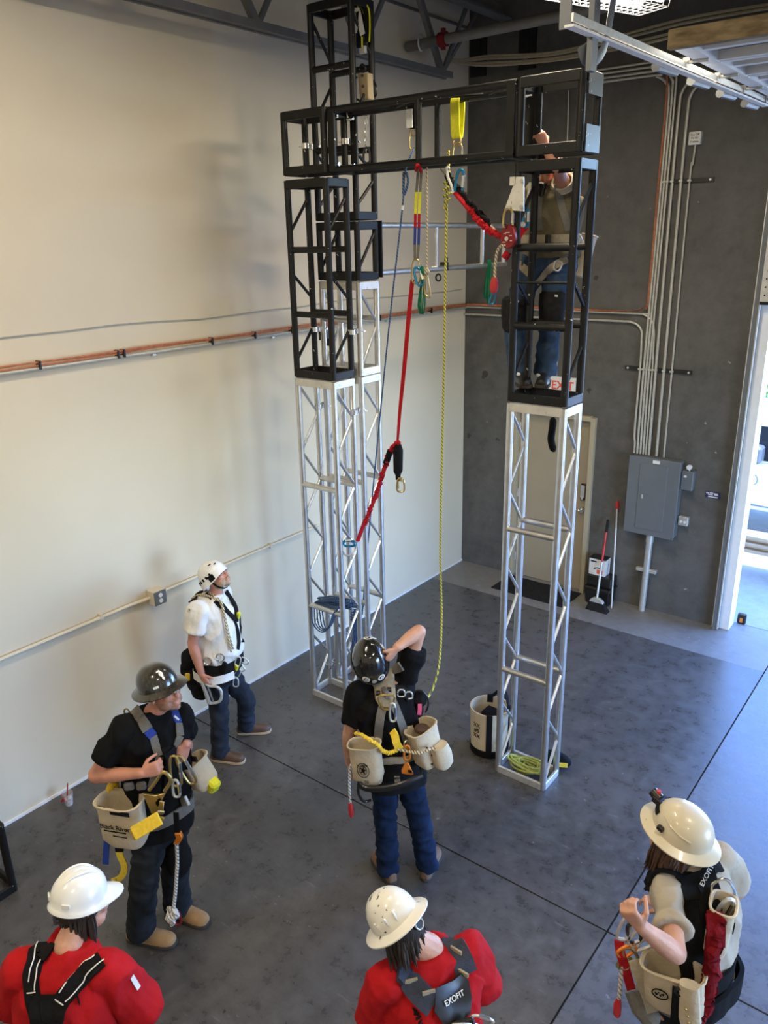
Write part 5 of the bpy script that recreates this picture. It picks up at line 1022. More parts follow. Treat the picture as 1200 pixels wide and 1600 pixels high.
strap(q, 'front_panel', [(262, 1172), (267, 1200), (268, 1235), (266, 1262)], .085, 'web_black', .014, .012)
strap(q, 'side_strap', [(250, 1182), (243, 1205), (236, 1228)], .04, 'web_grey', .007)
belt(q, 'waist_belt', q.g['pelvis']+Z*.11, 'web_grey', .075, .012, .010); belt(q, 'hip_belt', q.g['pelvis']+Z*.02, 'web_black', .10, .014, .012)
for px, py in ((187, 1226), (205, 1225), (222, 1224)): c_, n_ = hitp(q, px, py, .022); build('belt_pad', MB().box(c_, (.055, .03, .05), Matrix.Rotation(.8, 3, 'Z')), 'web_grey', q.t, bevel=.01)
c_, n_ = hitp(q, 283, 1248, .03); build('leg_buckle', MB().box(c_, (.07, .02, .06), Matrix.Rotation(-.6, 3, 'Y')), 'zinc', q.t, bevel=.004)
c_, n_ = hitp(q, 200, 1108, .0); build('back_ring', MB().tube([B(198, 1112, .0)+RV*.015*cos(a*pi/5)+Z*.02*sin(a*pi/5) for a in range(10)], .005, 6, closed=True), 'gold', q.t)
build('knee_pad', MB().ell(J['knL'].lerp(J['knL'], 0) if isinstance(J['knL'], V) else B(278, 1340, -.0), (.085, .085, .13)), 'web_black', q.t)
# gold ladder hook on his front
t = thing('ladder_hook', 'large gold ladder hook hanging at the front of the black hat man\'s harness', 'hook', B(247, 1240, .28)); o_ = .27
K = [B(px, py, o_) for px, py in ((233, 1234), (243, 1221), (252, 1208), (259, 1208), (266, 1216), (265, 1224), (257, 1236))]
build('hook_bow', MB().tube(catmull(K, 5), .011, 9), 'gold', t)
pl_ = [B(px, py, o_) for px, py in ((224, 1238), (243, 1241), (260, 1237), (255, 1246), (250, 1262), (246, 1276), (240, 1275), (232, 1256))]
build('hook_plate', MB().loft([pl_, [p-NV*.014 for p in pl_]]), 'gold', t, bevel=.002); sl = [B(px, py, o_+.016) for px, py in ((243, 1254), (248, 1247), (252, 1249), (251, 1256), (246, 1260))]; build('slot', MB().loft([sl, [p-NV*.003 for p in sl]]), 'dark_gap', t)
lv = [B(px, py, o_+.02) for px, py in ((250, 1250), (257, 1252), (255, 1272), (246, 1270))]; build('lever', MB().loft([lv, [p-NV*.01 for p in lv]]), 'gold', t, bevel=.002); build('rivet', MB().cyl(B(247, 1269, .30), B(257, 1269, .30), .009, n=8), 'chrome', t)
t = thing('yellow_lanyard', 'yellow webbing lanyard pack from the gold hook under the canvas bag', 'lanyard', B(230, 1290, .26))
build('pack', MB().ribbon([B(250, 1278, .36), B(240, 1284, .37), B(208, 1303, .40)], -NV*.8+Z*.5, .075, .022), 'web_yellow', t, bevel=.004); build('strap', MB().ribbon(catmull([B(210, 1302, .39), B(204, 1311, .22), B(190, 1312, .15), B(184, 1318, .12)], 5), -NV*.8+Z*.5, .055, .010), 'web_yellow', t)
build('hanging_loop', MB().ribbon(catmull([B(184, 1318, .12), B(187, 1335, .12), B(194, 1352, .12), B(192, 1366, .12), B(182, 1376, .12), B(178, 1372, .12)], 6), -NV, .038, .008), 'web_yellow', t); build('black_cuff', MB().ribbon([B(185, 1318, .125), B(187, 1330, .125)], -NV, .045, .014), 'web_black', t)
build('blue_strap', MB().ribbon([B(167, 1312, .10), B(166, 1328, .10), B(165, 1350, .10)], -NV, .035, .008), 'web_blue', t); build('connector', MB().cyl(B(248, 1277, .28), B(256, 1280, .28), .012, n=8), 'gold', t)
t, at_, bx, bd, bo = bolt_bag('open canvas bolt bag with printed words at the black hat man\'s right hip', B(186, 1250, .24), -NV*.92-RV*.28, .26, .29, .16, down=-Z+RV*.06, group='canvas bolt bags')
for s, w in ((-.55, .05), (.25, .075), (.72, .05)): build('black_patch', MB().box(at_(s, .05, .004-.02 if s < -.3 else .004), (w, .006, .028), Matrix((bx, bo, -bd)).transposed()), 'web_black', t, bevel=.002)
text('printed_words', 'Black River', .042, at_(.05, .40, .006), -bx if bx.dot(RV) < 0 else bx, -bd, 'ink', t, ext=.001); build('printed_line', MB().box(at_(.0, .50, .004), (.14, .003, .006), Matrix((bx, bo, -bd)).transposed()), 'ink', t); build('printed_line', MB().box(at_(.2, .60, .004), (.09, .003, .005), Matrix((bx, bo, -bd)).transposed()), 'ink', t)
t2 = thing('yellow_roll', 'yellow webbing roll tucked behind the canvas bag at the black hat man\'s hip', 'strap', B(176, 1232, .12)); build('roll', MB().tube(catmull([B(170, 1236, .14), B(174, 1226, .14), B(180, 1224, .12), B(182, 1234, .10)], 5), .02, 8), 'web_yellow', t2)
t, at_, bx, bd, bo = bolt_bag('canvas bag with yellow corner at the black hat man\'s left hip', B(302, 1188, -.04), RV*.8-NV*.6, .16, .19, .12, down=-Z*.9+RV*.35, group='canvas bolt bags')
build('yellow_corner', MB().box(at_(.1, .92, -.02), (.09, .07, .08), Matrix.Rotation(.5, 3, 'Y')), 'web_lime', t, bevel=.012); build('black_patch', MB().box(B(303, 1186, .06), (.05, .01, .03), Matrix.Rotation(-.3, 3, 'Y')), 'web_black', t)
for k, (px, w_, lb) in enumerate(((274, .05, 'large gold carabiner low at the black hat man\'s chest, nearer his right hand'), (290, .045, 'large gold carabiner at the black hat man\'s left side by the canvas bag'))): carabiner(lb, B(px, 1205 if k == 0 else 1203, .22-.1*k), v=(0, 0, -1) if k == 0 else (RV*.4-Z), L=.20, w=.055, mat='gold', r=.008)
carabiner('small silver snap hook below the gold carabiner at the black hat man\'s waist', B(275, 1232, .25), L=.11, w=.035, mat='zinc', r=.008)
t = thing('tool_lanyard', 'white rope with orange clip and knotted end hanging by the black hat man\'s leg', 'rope', B(272, 1430, .2))
build('rope_line', MB().tube(catmull([B(276, 1318, .22), B(277, 1345, .22), B(276, 1365, .22), B(274, 1395, .22), B(271, 1420, .22)], 5), .0105, 8), 'rope_white', t); build('orange_clip', MB().loft([[B(px, py, .22)+RV*(a*.018)-NV*(b*.015) for a, b in ((-1, -1), (1, -1), (1, 1), (-1, 1))] for px, py in ((278, 1300), (281, 1308), (276, 1317))]), 'orange', t, bevel=.004)
kn = MB(); rk = random.Random(3)
for k in range(7): c_ = B(270+rk.uniform(-4, 4), 1424+k*2.4, .22); kn.tube([c_+RV*(.026*cos(a*pi/5))+Z*(.020*sin(a*pi/5))-NV*(.018*cos(a*pi/5+k)) for a in range(10)], .010, 7, closed=True)
kn.cyl(B(269, 1438, .22), B(268.5, 1446, .22), .011, n=8); build('knot', kn, 'rope_white', t); build('red_snap', MB().tube(dpath(B(277, 1434, .2), RV, (0, 0, -1), .10, .035), .008, 7, closed=True), 'red_anod', t)
build('upper_strap', MB().ribbon([B(275, 1270, .24), B(277, 1300, .23)], -NV, .03, .008), 'web_black', t)
# ---------------------------------------------------------------- person 3: black helmet, seen from behind, hand at the chin strap
f3 = (NV*.96-RV*.22).normalized(); r3 = f3.cross(Z); b3 = (2.75, -5.0)
J = dict(pelvis=(617, 1192, 0), waist=(612, 1142, 0), chest=(602, 1100, .02), neck=(596, 1064, .0), head=(577, 1029, .04), shL=(563, 1084, .05), shR=(631, 1058, -.05), elL=(545, 1148, .04), wrL=(546, 1192, -.04), elR=(655, 986, -.06), wrR=(620, 1012, .06),
  hipL=(601, 1202, .02), hipR=(634, 1200, -.02), knL=(602, 1272, .0), knR=(652, 1266, -.02), anL=on(606, 1351, z=.10), anR=on(669, 1346, z=.10))
J['handL'] = (-Z+RV*.15, RV, NV, dict(curl=.5)); J['handR'] = (-RV*.55-Z*.75-NV*.1, -RV*.75+NV*.5, Z*.4-RV*.5, dict(curl=.8, tc=.5))
T_ = dict(L=on(580, 1333, z=0)-on(613, 1384, z=0), R=on(691, 1322, z=0)-on(667, 1378, z=0))
hf3 = (f3*.80+Z*.60-RV*.12).normalized(); hu3 = (Z*.80-f3*.60-RV*.12).normalized()
q = person('man seen from behind in black helmet and black t-shirt, right elbow raised', b3, f3, J, 'tee_black', 'denim_blue', 'skin', .62, chest=(.19, .13), belly=(.17, .13), hf=hf3, hu=hu3, boots=('boot_dust', 'sole_dark'), toes=T_, sl_r=.083, leg_r=(.096, .070, .066))
q3 = q; B = lambda px, py, o=0: atp(q3.base, px, py, o)
hcap = q.hc+q.hu*.030-q.hf*.014
m = MB(); sf = helmet(m, hcap, q.hr, q.hf, q.hu, 'climb', .108, .135, .118); hl = build('helmet', m, 'helmet_black', q.t)
Rh = Matrix((q.hr, q.hf, q.hu)).transposed()
def sticker(a, p, w, h, mat='whiteink', ring=True):
    c = sf(a, p, .0015); n = (sf(a, p, .02)-c).normalized(); y = (q.hu-n*q.hu.dot(n)).normalized() if abs(q.hu.dot(n)) < .95 else (q.hf-n*q.hf.dot(n)).normalized(); x = y.cross(n)
    o = build('sticker', MB().prism([(w*cos(j*pi/9), h*sin(j*pi/9)) for j in range(18)], c-n*.002, x, y, n*.003), mat, hl)
    if ring:
        build('sticker_mark', MB().tube([c+n*.002+x*w*.55*cos(j*pi/7)+y*h*.55*sin(j*pi/7) for j in range(14)], .0016, 4, closed=True), 'ink', hl); build('sticker_mark', MB().bar(c+n*.002-x*w*.4, c+n*.002+y*h*.4, .004, .002, n), 'ink', hl)
sticker(-1.25, 1.30, .024, .021); sticker(-2.15, 1.32, .024, .021); sticker(-1.7, 1.38, .015, .014, 'zinc', False); sticker(1.35, .75, .026, .022); sticker(1.0, 1.05, .022, .012, 'paper', False); sticker(.3, 1.0, .022, .014, 'paper', False)
build('shell_ridge', MB().tube([sf(-.75+.0*i, .35+i*.12, .001) for i in range(8)], .0035, 5), 'helmet_black', hl); build('rim_band', MB().tube([sf(-pi+2*pi*i/40, pi/2, .004) for i in range(40)], .005, 6, closed=True), 'blackplastic', hl)
for s in (1, -1): build('chin_strap', MB().ribbon(catmull([q.hc+q.hr*s*.086-q.hf*.0+q.hu*.0, q.hc+q.hr*s*.08+q.hf*.03-q.hu*.07, q.hc+q.hr*s*.02+q.hf*.06-q.hu*.125], 5), q.hr*s, .016, .004), 'web_black', hl)
build('hair', MB().ell(q.hc-q.hf*.022+q.hu*.0, V((.080, .094, .085)), Rh), 'hair', q.t)
# harness on his back
plate = [(597, 1052), (618, 1046), (617, 1062), (615, 1078), (617, 1096), (611, 1106), (592, 1104), (586, 1092), (583, 1075), (576, 1066)]
def patch(q, nm, poly, mat, lift=.012, parent=None, th=.012):
    cx, cy = sum(p[0] for p in poly)/len(poly), sum(p[1] for p in poly)/len(poly); rings = []
    for k in (1.0, .7, .35): rings.append([hitp(q, cx+(x-cx)*k, cy+(y-cy)*k, lift+.002*(1-k)) for x, y in poly])
    top = [[h[0] for h in r] for r in rings]; bot = [h[0]-h[1]*th for h in rings[0]]
    return build(nm, MB().loft([bot]+top), mat, parent or q.t)
patch(q, 'back_plate', plate, 'web_khaki', .030, th=.02)
strap(q, 'shoulder_strap', [(590, 1062), (580, 1066), (574, 1062)], .06, 'web_grey', .012, .01); strap(q, 'shoulder_strap', [(612, 1050), (622, 1044), (628, 1040)], .06, 'web_grey', .012, .01)
strap(q, 'back_strap', [(598, 1104), (594, 1125), (591, 1148), (589, 1162)], .052, 'web_grey', .008, .012); strap(q, 'back_strap', [(613, 1096), (620, 1115), (627, 1132), (634, 1155)], .052, 'web_grey', .008, .012)
strap(q, 'side_strap', [(616, 1080), (624, 1076), (633, 1082), (640, 1092)], .05, 'web_black', .01, .01)
for px, py in ((590, 1084), (608, 1080)): c_, n_ = hitp(q, px, py, .025); build('ring_keeper', MB().cyl(c_-RV*.012, c_+RV*.012, .016, n=10), 'blackplastic', q.t)
c_, n_ = hitp(q, 603, 1094, .035); build('dorsal_ring', MB().tube(catmull([c_+RV*(x*.042)+Z*(z*.05)-NV*.01 for x, z in ((-1, .8), (-1, 0), (-.6, -.9), (0, -1.1), (.6, -.9), (1, 0), (1, .8))], 4, True), .007, 8, closed=True), 'gold', q.t)
c_, n_ = hitp(q, 601, 1082, .03); build('ring_sleeve', MB().box(c_, (.075, .03, .045), Matrix.Rotation(-.5, 3, 'Z')), 'web_grey', q.t, bevel=.006)
for px, py in ((625, 1083), (636, 1086)): c_, n_ = hitp(q, px, py, .02); build('strap_buckle', MB().tube(dpath(c_, RV, -Z, .05, .045, 10), .005, 6, closed=True), 'zinc', q.t)
carabiner('slim steel carabiner hanging from the ring on the black helmet man\'s back', hitp(q, 608, 1113, .05)[0], v=(-.02, .05, -1), L=.13, w=.035, mat='zinc', r=.007)
belt(q, 'waist_belt', q.g['pelvis']+Z*.125, 'web_khaki', .06, .010, .012); belt(q, 'hip_belt', q.g['pelvis']+Z*.05, 'web_black', .12, .016, .014); belt(q, 'seat_pad', q.g['pelvis']-Z*.05, 'web_black', .14, .02, .014, span=(-2.9, -.25))
# seat board hanging below
t = thing('seat_board', 'black work seat bar hanging behind the black helmet man\'s thighs', 'seat', B(610, 1222, .2)); o_ = .25
build('bar', MB().tube(catmull([B(560, 1222, o_), B(571, 1232, o_+.02), B(600, 1232, o_+.05), B(630, 1225, o_+.05), B(660, 1212, o_)], 6), .016, 9, flat=1.3), 'blackplastic', t); build('side_cord', MB().tube(catmull([B(560, 1222, o_), B(556, 1200, .15), B(556, 1180, .12)], 5), .007, 7), 'blackplastic', t); build('side_cord', MB().tube(catmull([B(660, 1212, o_), B(655, 1195, .15), B(648, 1175, .12)], 5), .007, 7), 'blackplastic', t)
build('lower_loop', MB().tube(catmull([B(560, 1225, o_), B(560, 1240, o_), B(568, 1252, .14), B(580, 1250, .12)], 5), .009, 7), 'blackplastic', t)
build('centre_strap', MB().ribbon([hitp(q, 618, 1208, .03)[0], B(620, 1216, .17), B(622, 1226, .22)], -NV, .035, .008), 'web_grey', t)
t, at_, bx, bd, bo = bolt_bag('canvas bolt bag with a round printed stamp, at the black helmet man\'s left hip', B(569, 1162, .21), -NV*.97-RV*.2, .19, .28, .12, down=-Z-RV*-.10, group='canvas bolt bags')
build('round_stamp', MB().tube([at_(-.12+.62*cos(j*pi/12)*.62, .52+.62*sin(j*pi/12)*.30, .004) for j in range(24)], .0022, 4, closed=True), 'ink', t); build('stamp_ring', MB().tube([at_(-.12+.4*cos(j*pi/10)*.62, .52+.4*sin(j*pi/10)*.30, .004) for j in range(20)], .0016, 4, closed=True), 'ink', t)
for k in range(5): build('stamp_figure', MB().bar(at_(-.12+.2*cos(k*1.3), .52+.10*sin(k*1.3), .004), at_(-.12-.1*cos(k*1.3+.5), .52-.05*sin(k*1.3+.8), .004), .006, .002, bo), 'ink', t)
sx = -bx if bx.dot(RV) < 0 else bx; text('stamp_word', 'KLEIN', .024, at_(-.12, .40, .005), sx, -bd, 'ink', t, ext=.001); text('stamp_number', '00', .028, at_(-.0, .82, .005), sx, -bd, 'ink', t, ext=.001)
t, at_, bx, bd, bo = bolt_bag('creased canvas bolt bag, full and tilted, at the black helmet man\'s right hip', B(657, 1136, .14), -NV*.75+RV*.65, .19, .27, .14, down=-Z*.95+RV*.25, group='canvas bolt bags')
build('leather_lining', MB().lathe([(.03, 0), (.048, .01), (.044, .03), (.02, .036)], at_(0, .12, -.07), 12), 'boot_brown', t); build('side_pocket', MB().loft([oring(at_(.3, k, .02), bx, bo, .06*a, .05*a, 14) for k, a in ((.45, .9), (.7, 1.1), (.95, 1.0), (1.05, .6))]), 'canvas', t)
for a, b in ((-.5, .35), (-.3, .6), (-.5, .8)): build('rivet', MB().ell(at_(a, b, .003), .006, n=8, k=6), 'ink', t)
yl = [B(x, y, o) for x, y, o in ((556, 1146, .22), (566, 1149, .28), (578, 1156, .30), (590, 1164, .30), (598, 1173, .27), (610, 1176, .25), (622, 1170, .25))]
t = thing('yellow_lanyard', 'yellow elastic lanyard draped across the black helmet man\'s lower back', 'lanyard', B(590, 1164, .28)); build('elastic', bungee(yl, .012, .004, f=12), 'web_yellow', t); build('tail', bungee([B(622, 1170, .25), B(635, 1174, .25), B(650, 1176, .28), (B(662, 1175, .28)), B(678, 1168, .24)], .012, .003, f=10), 'rope_tan', t)
build('pack_strap', MB().ribbon(catmull([B(613, 1142, .20), B(617, 1150, .23), B(620, 1162, .25), B(625, 1170, .25)], 5), -NV, .045, .012), 'web_yellow', t)
for k in (2, 4, 5): build('stitch_band', MB().ell(yl[k], (.016, .013, .013)), 'web_yellow', t)
t = thing('gold_clip', 'orange bronze clip and plate hanging behind the black helmet man\'s right thigh', 'carabiner', B(636, 1196, .24)); m = MB(); pl_ = [B(x, y, .23) for x, y in ((633, 1190), (638, 1190), (646, 1208), (643, 1210), (628, 1207), (627, 1203))]; build('plate', MB().loft([pl_, [p-NV*.012 for p in pl_]]), 'orange', t, bevel=.003); build('slot', MB().box(B(640, 1205, .245), (.03, .006, .016)), 'dark_gap', t)
build('link', MB().tube(dpath(B(636, 1176, .23), RV, -Z, .10, .035), .007, 7, closed=True), 'orange', t); build('upper_link', MB().tube(dpath(B(634, 1164, .22), NV+RV, -Z, .06, .03), .006, 6, closed=True), 'gold', t)
t = thing('side_pouch', 'black pouch with pink flag tab at the black helmet man\'s right side', 'bag', B(652, 1096, -.02)); m = MB(); m.ell(B(654, 1092, .0), (.055, .05, .045)); m.ell(B(650, 1106, .0), (.045, .045, .07)); remesh('pouch_body', m, 'web_black', t, .008, 3, (.008, 9, (1, 1, 1))); build('pink_tab', MB().ribbon([B(656, 1100, .06), B(656, 1108, .06), B(655, 1117, .06)], -NV, .025, .004), 'pink', t); build('cord_loop', MB().tube(catmull([B(645, 1080, .02), B(658, 1079, .02), B(668, 1090, .02), B(669, 1103, .02), B(665, 1113, .02)], 5), .006, 6), 'blackplastic', t)
t = thing('tool_lanyard', 'pale rope with red sleeved end hanging at the black helmet man\'s left side', 'rope', B(547, 1250, .1)); build('rope_line', MB().tube(catmull([B(551, 1193, .10), B(547, 1200, .10), B(546, 1225, .10), B(547.5, 1255, .10)], 5), .009, 7), 'rope_white', t); build('red_sleeve', MB().tube([B(547.5, 1254, .10), B(548, 1262, .10), B(549, 1273, .10), B(549, 1276, .10)], [.010, .017, .017, .010], 9), 'red_plastic', t)
# ---------------------------------------------------------------- person 4: climber behind the right tower
b4 = (2.70, -3.17); f4 = (-NV*.93-RV*.36).normalized()
J = dict(pelvis=(860, 400, 0), waist=(862, 368, 0), chest=(864, 322, 0), neck=(862, 288, .0), head=(861, 263, -.01), shL=(885, 303, .03), shR=(839, 304, -.03), elL=(873, 266, .20), wrL=(852, 231, .16), elR=(832, 344, -.16), wrR=(842, 384, -.17),
  hipL=(873, 408, .0), hipR=(836, 410, .0), knL=(862, 480, .06), knR=(803, 488, .0), anL=(852, 577, .03), anR=(812, 576, .02))
J['handL'] = (-RV*.42+Z*.85, NV*.9-RV*.25, RV*.8, dict(curl=1.0, tc=.7)); J['handR'] = (-Z, NV, RV*-1, dict(curl=.4))
T_ = dict(L=-NV*.95-RV*.3, R=-NV*.98+RV*.1)
q = person('climber in olive t-shirt and blue jeans standing inside the right black truss', b4, f4, J, 'tee_olive', 'denim_light', 'skin_red', .48, chest=(.185, .135), belly=(.18, .15), boots=('boot_black', 'sole_dark'), toes=T_, zf=3.116, sl_r=.088, leg_r=(.098, .075, .07))
q4 = q; B = lambda px, py, o=0: atp(q4.base, px, py, o)
build('hair', MB().ell(q.hc+q.hu*.03-q.hf*.014, V((.079, .098, .082)), Matrix((q.hr, q.hf, q.hu)).transposed()), 'hair_brown', q.t)
w_ = q.g['wrL']; d_ = (q.g['wrL']-q.g['elL']).normalized(); build('wristwatch', MB().tube([w_-d_*.02+Rw for Rw in [(d_.orthogonal().normalized()*.034*cos(j*pi/8)+d_.cross(d_.orthogonal()).normalized()*.034*sin(j*pi/8)) for j in range(16)]], .010, 7, closed=True, flat=.6), 'blackplastic', q.t)
for k in range(3): sh, el = q.g['shL'], q.g['elL']; dd = (el-sh).normalized(); x_ = dd.orthogonal().normalized(); y_ = dd.cross(x_); c_ = sh.lerp(el, .44+.05*k); build('sleeve_cuff', MB().tube([c_+(x_*cos(j*pi/10)+y_*sin(j*pi/10))*(.080-.006*k) for j in range(20)], .009, 6, closed=True), 'tee_tan', q.t)
strap(q, 'shoulder_strap', [(871, 290), (874, 310), (880, 332), (885, 348), (888, 360)], .05, 'web_grey', .008); strap(q, 'shoulder_strap', [(845, 288), (842, 305), (840, 330), (843, 360)], .05, 'web_grey', .008)
c_, n_ = hitp(q, 846, 299, .02); build('radio_clip', MB().box(c_, (.05, .04, .09), Matrix.Rotation(.2, 3, 'Y')), 'blackplastic', q.t, bevel=.008)
belt(q, 'waist_belt', q.g['waist']-Z*.02, 'web_khaki', .052, .008, .012); c_, n_ = hitp(q, 856, 373, .02); build('belt_buckle', MB().box(c_, (.07, .02, .06), Matrix.Rotation(-.6, 3, 'Z')), 'blackplastic', q.t, bevel=.006)
strap(q, 'leg_strap', [(838, 442), (848, 430), (862, 417), (876, 409), (886, 405)], .05, 'web_khaki', .008); strap(q, 'leg_strap', [(806, 405), (816, 416), (830, 430)], .05, 'web_khaki', .008)
c_, n_ = hitp(q, 871, 413, .015); build('leg_buckle', MB().tube(dpath(c_, -Z*.3+RV, Z+RV*.3, .065, .05, 12), .006, 6, closed=True), 'zinc', q.t)
for s in 'LR': kn = q.g['kn'+s]; build('knee_pad', MB().loft([oring(kn+Z*z-NV*.012, RV, -NV, a, a*.95, 16) for z, a in ((-.14, .062), (-.10, .085), (.02, .094), (.09, .092), (.11, .07))]), 'rubber', q.t); build('pad_label', MB().box(kn+Z*.085-NV*.105, (.06, .006, .014), Matrix.Rotation(-.67, 3, 'Z')), 'whiteink', q.t)
for px, py in ((838, 602), (807, 600)): c_ = B(px-3, py-16, .10); build('boot_badge', MB().ell(hitp(q, px+4, py-14, .01, bvh([o for o in q.t.children if o.name.startswith('boot')]))[0], (.018, .010, .013)), 'paper', q.t)
t, at_, bx, bd, bo = bolt_bag('canvas bag hanging at the climber\'s left hip beyond the right truss', B(922, 368, -.02), RV*.85-NV*.5, .12, .28, .09, down=-Z*.97-RV*.22, group='canvas bolt bags')
t = thing('gear_clips', 'cluster of steel and blue clips at the climber\'s belt behind the truss leg', 'carabiner', B(890, 372, .12))
for k, (px, py, mt) in enumerate(((881, 374, 'blue_anod'), (886, 378, 'zinc'), (898, 372, 'zinc'), (905, 378, 'zinc'), (893, 366, 'web_blue'))): build('clip', MB().tube(dpath(B(px, py, .16), RV, -Z+RV*.1*k, .10, .045), .008, 6, closed=True), mt, t)
t = thing('red_lanyard', 'dark red lanyard with white stitched ends by the climber\'s right side', 'lanyard', B(815, 360, .1)); build('webbing', MB().ribbon(catmull([B(800, 384, .18), B(806, 372, .20), B(815, 358, .20), B(822, 352, .20)], 5), -NV, .06, .012), 'web_red', t); build('white_end', MB().ell(B(817, 351, .21), .018), 'paper', t)
carabiner('blue carabiner above the red lanyard at the climber\'s right side', B(821, 340, .2), L=.12, w=.035, mat='blue_anod', r=.011)
build('red_tool', MB().cyl(B(788, 404, .2), B(794, 394, .2), .025, n=10), 'web_red', label='short dark red roll hanging at the left edge of the right truss', cat='strap', org=B(791, 400, .2))
# ---------------------------------------------------------------- person 5 and 6: red shirts, white hard hats; person 7: sand shirt
def hair_strands(q, mat, n, spread, L, seed, zlo=-.02, back=.085, col=None):
    rn = random.Random(seed); m = MB()
    Rh = Matrix((q.hr, q.hf, q.hu)).transposed(); m.ell(q.hc-q.hf*.020+q.hu*.012, V((.081, .094, .090)), Rh)
    for k in range(n):
        a = rn.uniform(-spread, spread); d = q.hr*sin(a)-q.hf*cos(a); s = q.hc+d*back*rn.uniform(.85, 1.0)+q.hu*rn.uniform(zlo, zlo+.05); e = L*rn.uniform(.7, 1.15); w = q.hr*rn.uniform(-.012, .012)
        g_ = (q.hu+Z).normalized(); m.tube([s, s-g_*e*.4+d*.008+w, s-g_*e*.8+d*.004+w*2, s-g_*e+d*.010+w*2.4], [.007, .007, .005, .001], 5)
    return build('hair', m, mat, q.t)
def upper(lab, sm, hcpix, f, shirt, pants, L_el, R_el, L_wr, R_wr, hf, hu, shp, zs=1.43, zh=1.60, sl=.62, sk='skin', hands=(None, None), hands_off=0, **k):
    ms = on(*sm, z=zs); base = V((ms.x, ms.y, 0))-f*.04; r = f.cross(Z)
    hcn = on(*hcpix, z=zh); shL, shR = on(*shp[0], z=zs-.02), on(*shp[1], z=zs-.02)
    if isinstance(L_el, tuple): L_el = reach(shL, *L_el[:2], .29, len(L_el) > 2)
    if isinstance(R_el, tuple): R_el = reach(shR, *R_el[:2], .29, len(R_el) > 2)
    FW = base+f*.20+Z*1.08
    L_wr = reach(L_el, *L_wr, .25) if isinstance(L_wr, tuple) else FW-r*.08 if L_wr is None else L_wr
    R_wr = reach(R_el, *R_wr, .25) if isinstance(R_wr, tuple) else FW+r*.08 if R_wr is None else R_wr
    J = dict(pelvis=base+Z*.93-f*.02, waist=base+Z*1.08-f*.01, chest=base+Z*1.28, neck=ms+Z*.075+f*.05, head=hcn, shL=shL, shR=shR, elL=L_el, elR=R_el, wrL=L_wr, wrR=R_wr, hipL=base+Z*.90-r*.09, hipR=base+Z*.90+r*.09, knL=base+Z*.50-r*.11+f*.02, knR=base+Z*.50+r*.11+f*.02, anL=base+Z*.10-r*.13, anR=base+Z*.10+r*.13)
    if hands[0]: J['handL'] = hands[0]
    if hands[1]: J['handR'] = hands[1]
    return person(lab, (base.x, base.y), f, J, shirt, pants, sk, sl, hf=hf, hu=hu, boots=('boot_brown', 'sole_dark'), **{'chest': (.19, .13), 'belly': (.175, .13), **k})
f5 = (NV*.97+RV*.22).normalized(); s5 = on(106, 1503, z=1.43); r5 = f5.cross(Z)
q = upper('man in clean white hard hat and red shirt, seen from behind at bottom left', (106, 1503), (131, 1413), f5, 'tee_red', 'denim', (16, 1575, 1), (232, 1586, 1), None, None, f5*.72+RV*.68-Z*.18, Z*.96+f5*.2, ((40, 1515), (172, 1520)), hs=.92, sl=.88, zh=1.585, hands=((f5*.8+r5*.5, -Z, r5, {}), (f5*.8-r5*.5, -Z, -r5, {})), sl_r=.085)
q5 = q; hcap = q.hc+q.hu*.045-q.hf*.018; m = MB(); sf = helmet(m, hcap, q.hr, q.hf, q.hu, 'cap', .096, .112, .114); hl = build('hard_hat', m, 'helmet_white', q.t)
for s in (-.035, 0, .035): build('crown_ridge', MB().tube([hcap+q.hr*s*(1-.3*abs(y))+q.hf*(y*.099)+q.hu*(.1145*max(0, 1-(abs(y)**2.3))**.5-.001) for y in [-.93+.093*i for i in range(21)]], .0055 if s else .007, 6), 'helmet_white', hl)
for a in (-1.9, -.75): c_ = sf(a, 1.42, .003); n_ = (c_-hcap).normalized(); build('slot_cover', MB().box(c_, (.034, .008, .02), Matrix((n_.cross(q.hu).normalized(), n_, q.hu)).transposed()), 'helmet_white', hl, bevel=.002)
hair_strands(q, 'hair', 170, 1.7, .140, 5, -.04); build('adjuster_knob', MB().cyl(q.hc-q.hf*.098-q.hu*.02, q.hc-q.hf*.118-q.hu*.02, .020, n=14), 'blackplastic', hl)
strap(q, 'shoulder_strap', [(62, 1476), (54, 1500), (50, 1525), (52, 1548), (60, 1590)], .068, 'web_black', .010, .009, bv=q.bv); strap(q, 'shoulder_strap', [(160, 1500), (140, 1515), (118, 1536), (98, 1560), (88, 1590)], .068, 'web_black', .010, .009)
strap(q, 'back_panel', [(75, 1552), (74, 1575), (74, 1600)], .12, 'web_black', .010, .012)
for P in ([(58, 1480), (49, 1505), (45, 1530)], [(68, 1480), (61, 1505), (60, 1545)], [(150, 1496), (128, 1514), (96, 1548)], [(164, 1503), (142, 1520), (104, 1562)], [(47, 1550), (62, 1548)], [(91, 1556), (102, 1568)]): strap(q, 'stitch_line', P, .0045, 'whiteink', .002, .021)
strap(q, 'sleeve_patch', [(205, 1526), (216, 1544)], .02, 'paper', .003, .004)
for k in range(4): c_, n_ = hitp(q, 121+1.0*k, 1554+4*k, .004); build('shirt_print', MB().box(c_, (.016, .004, .010), Matrix.Rotation(-.6, 3, 'Z')), 'ink', q.t)
f6 = (NV*.90-RV*.42).normalized(); r6 = f6.cross(Z)
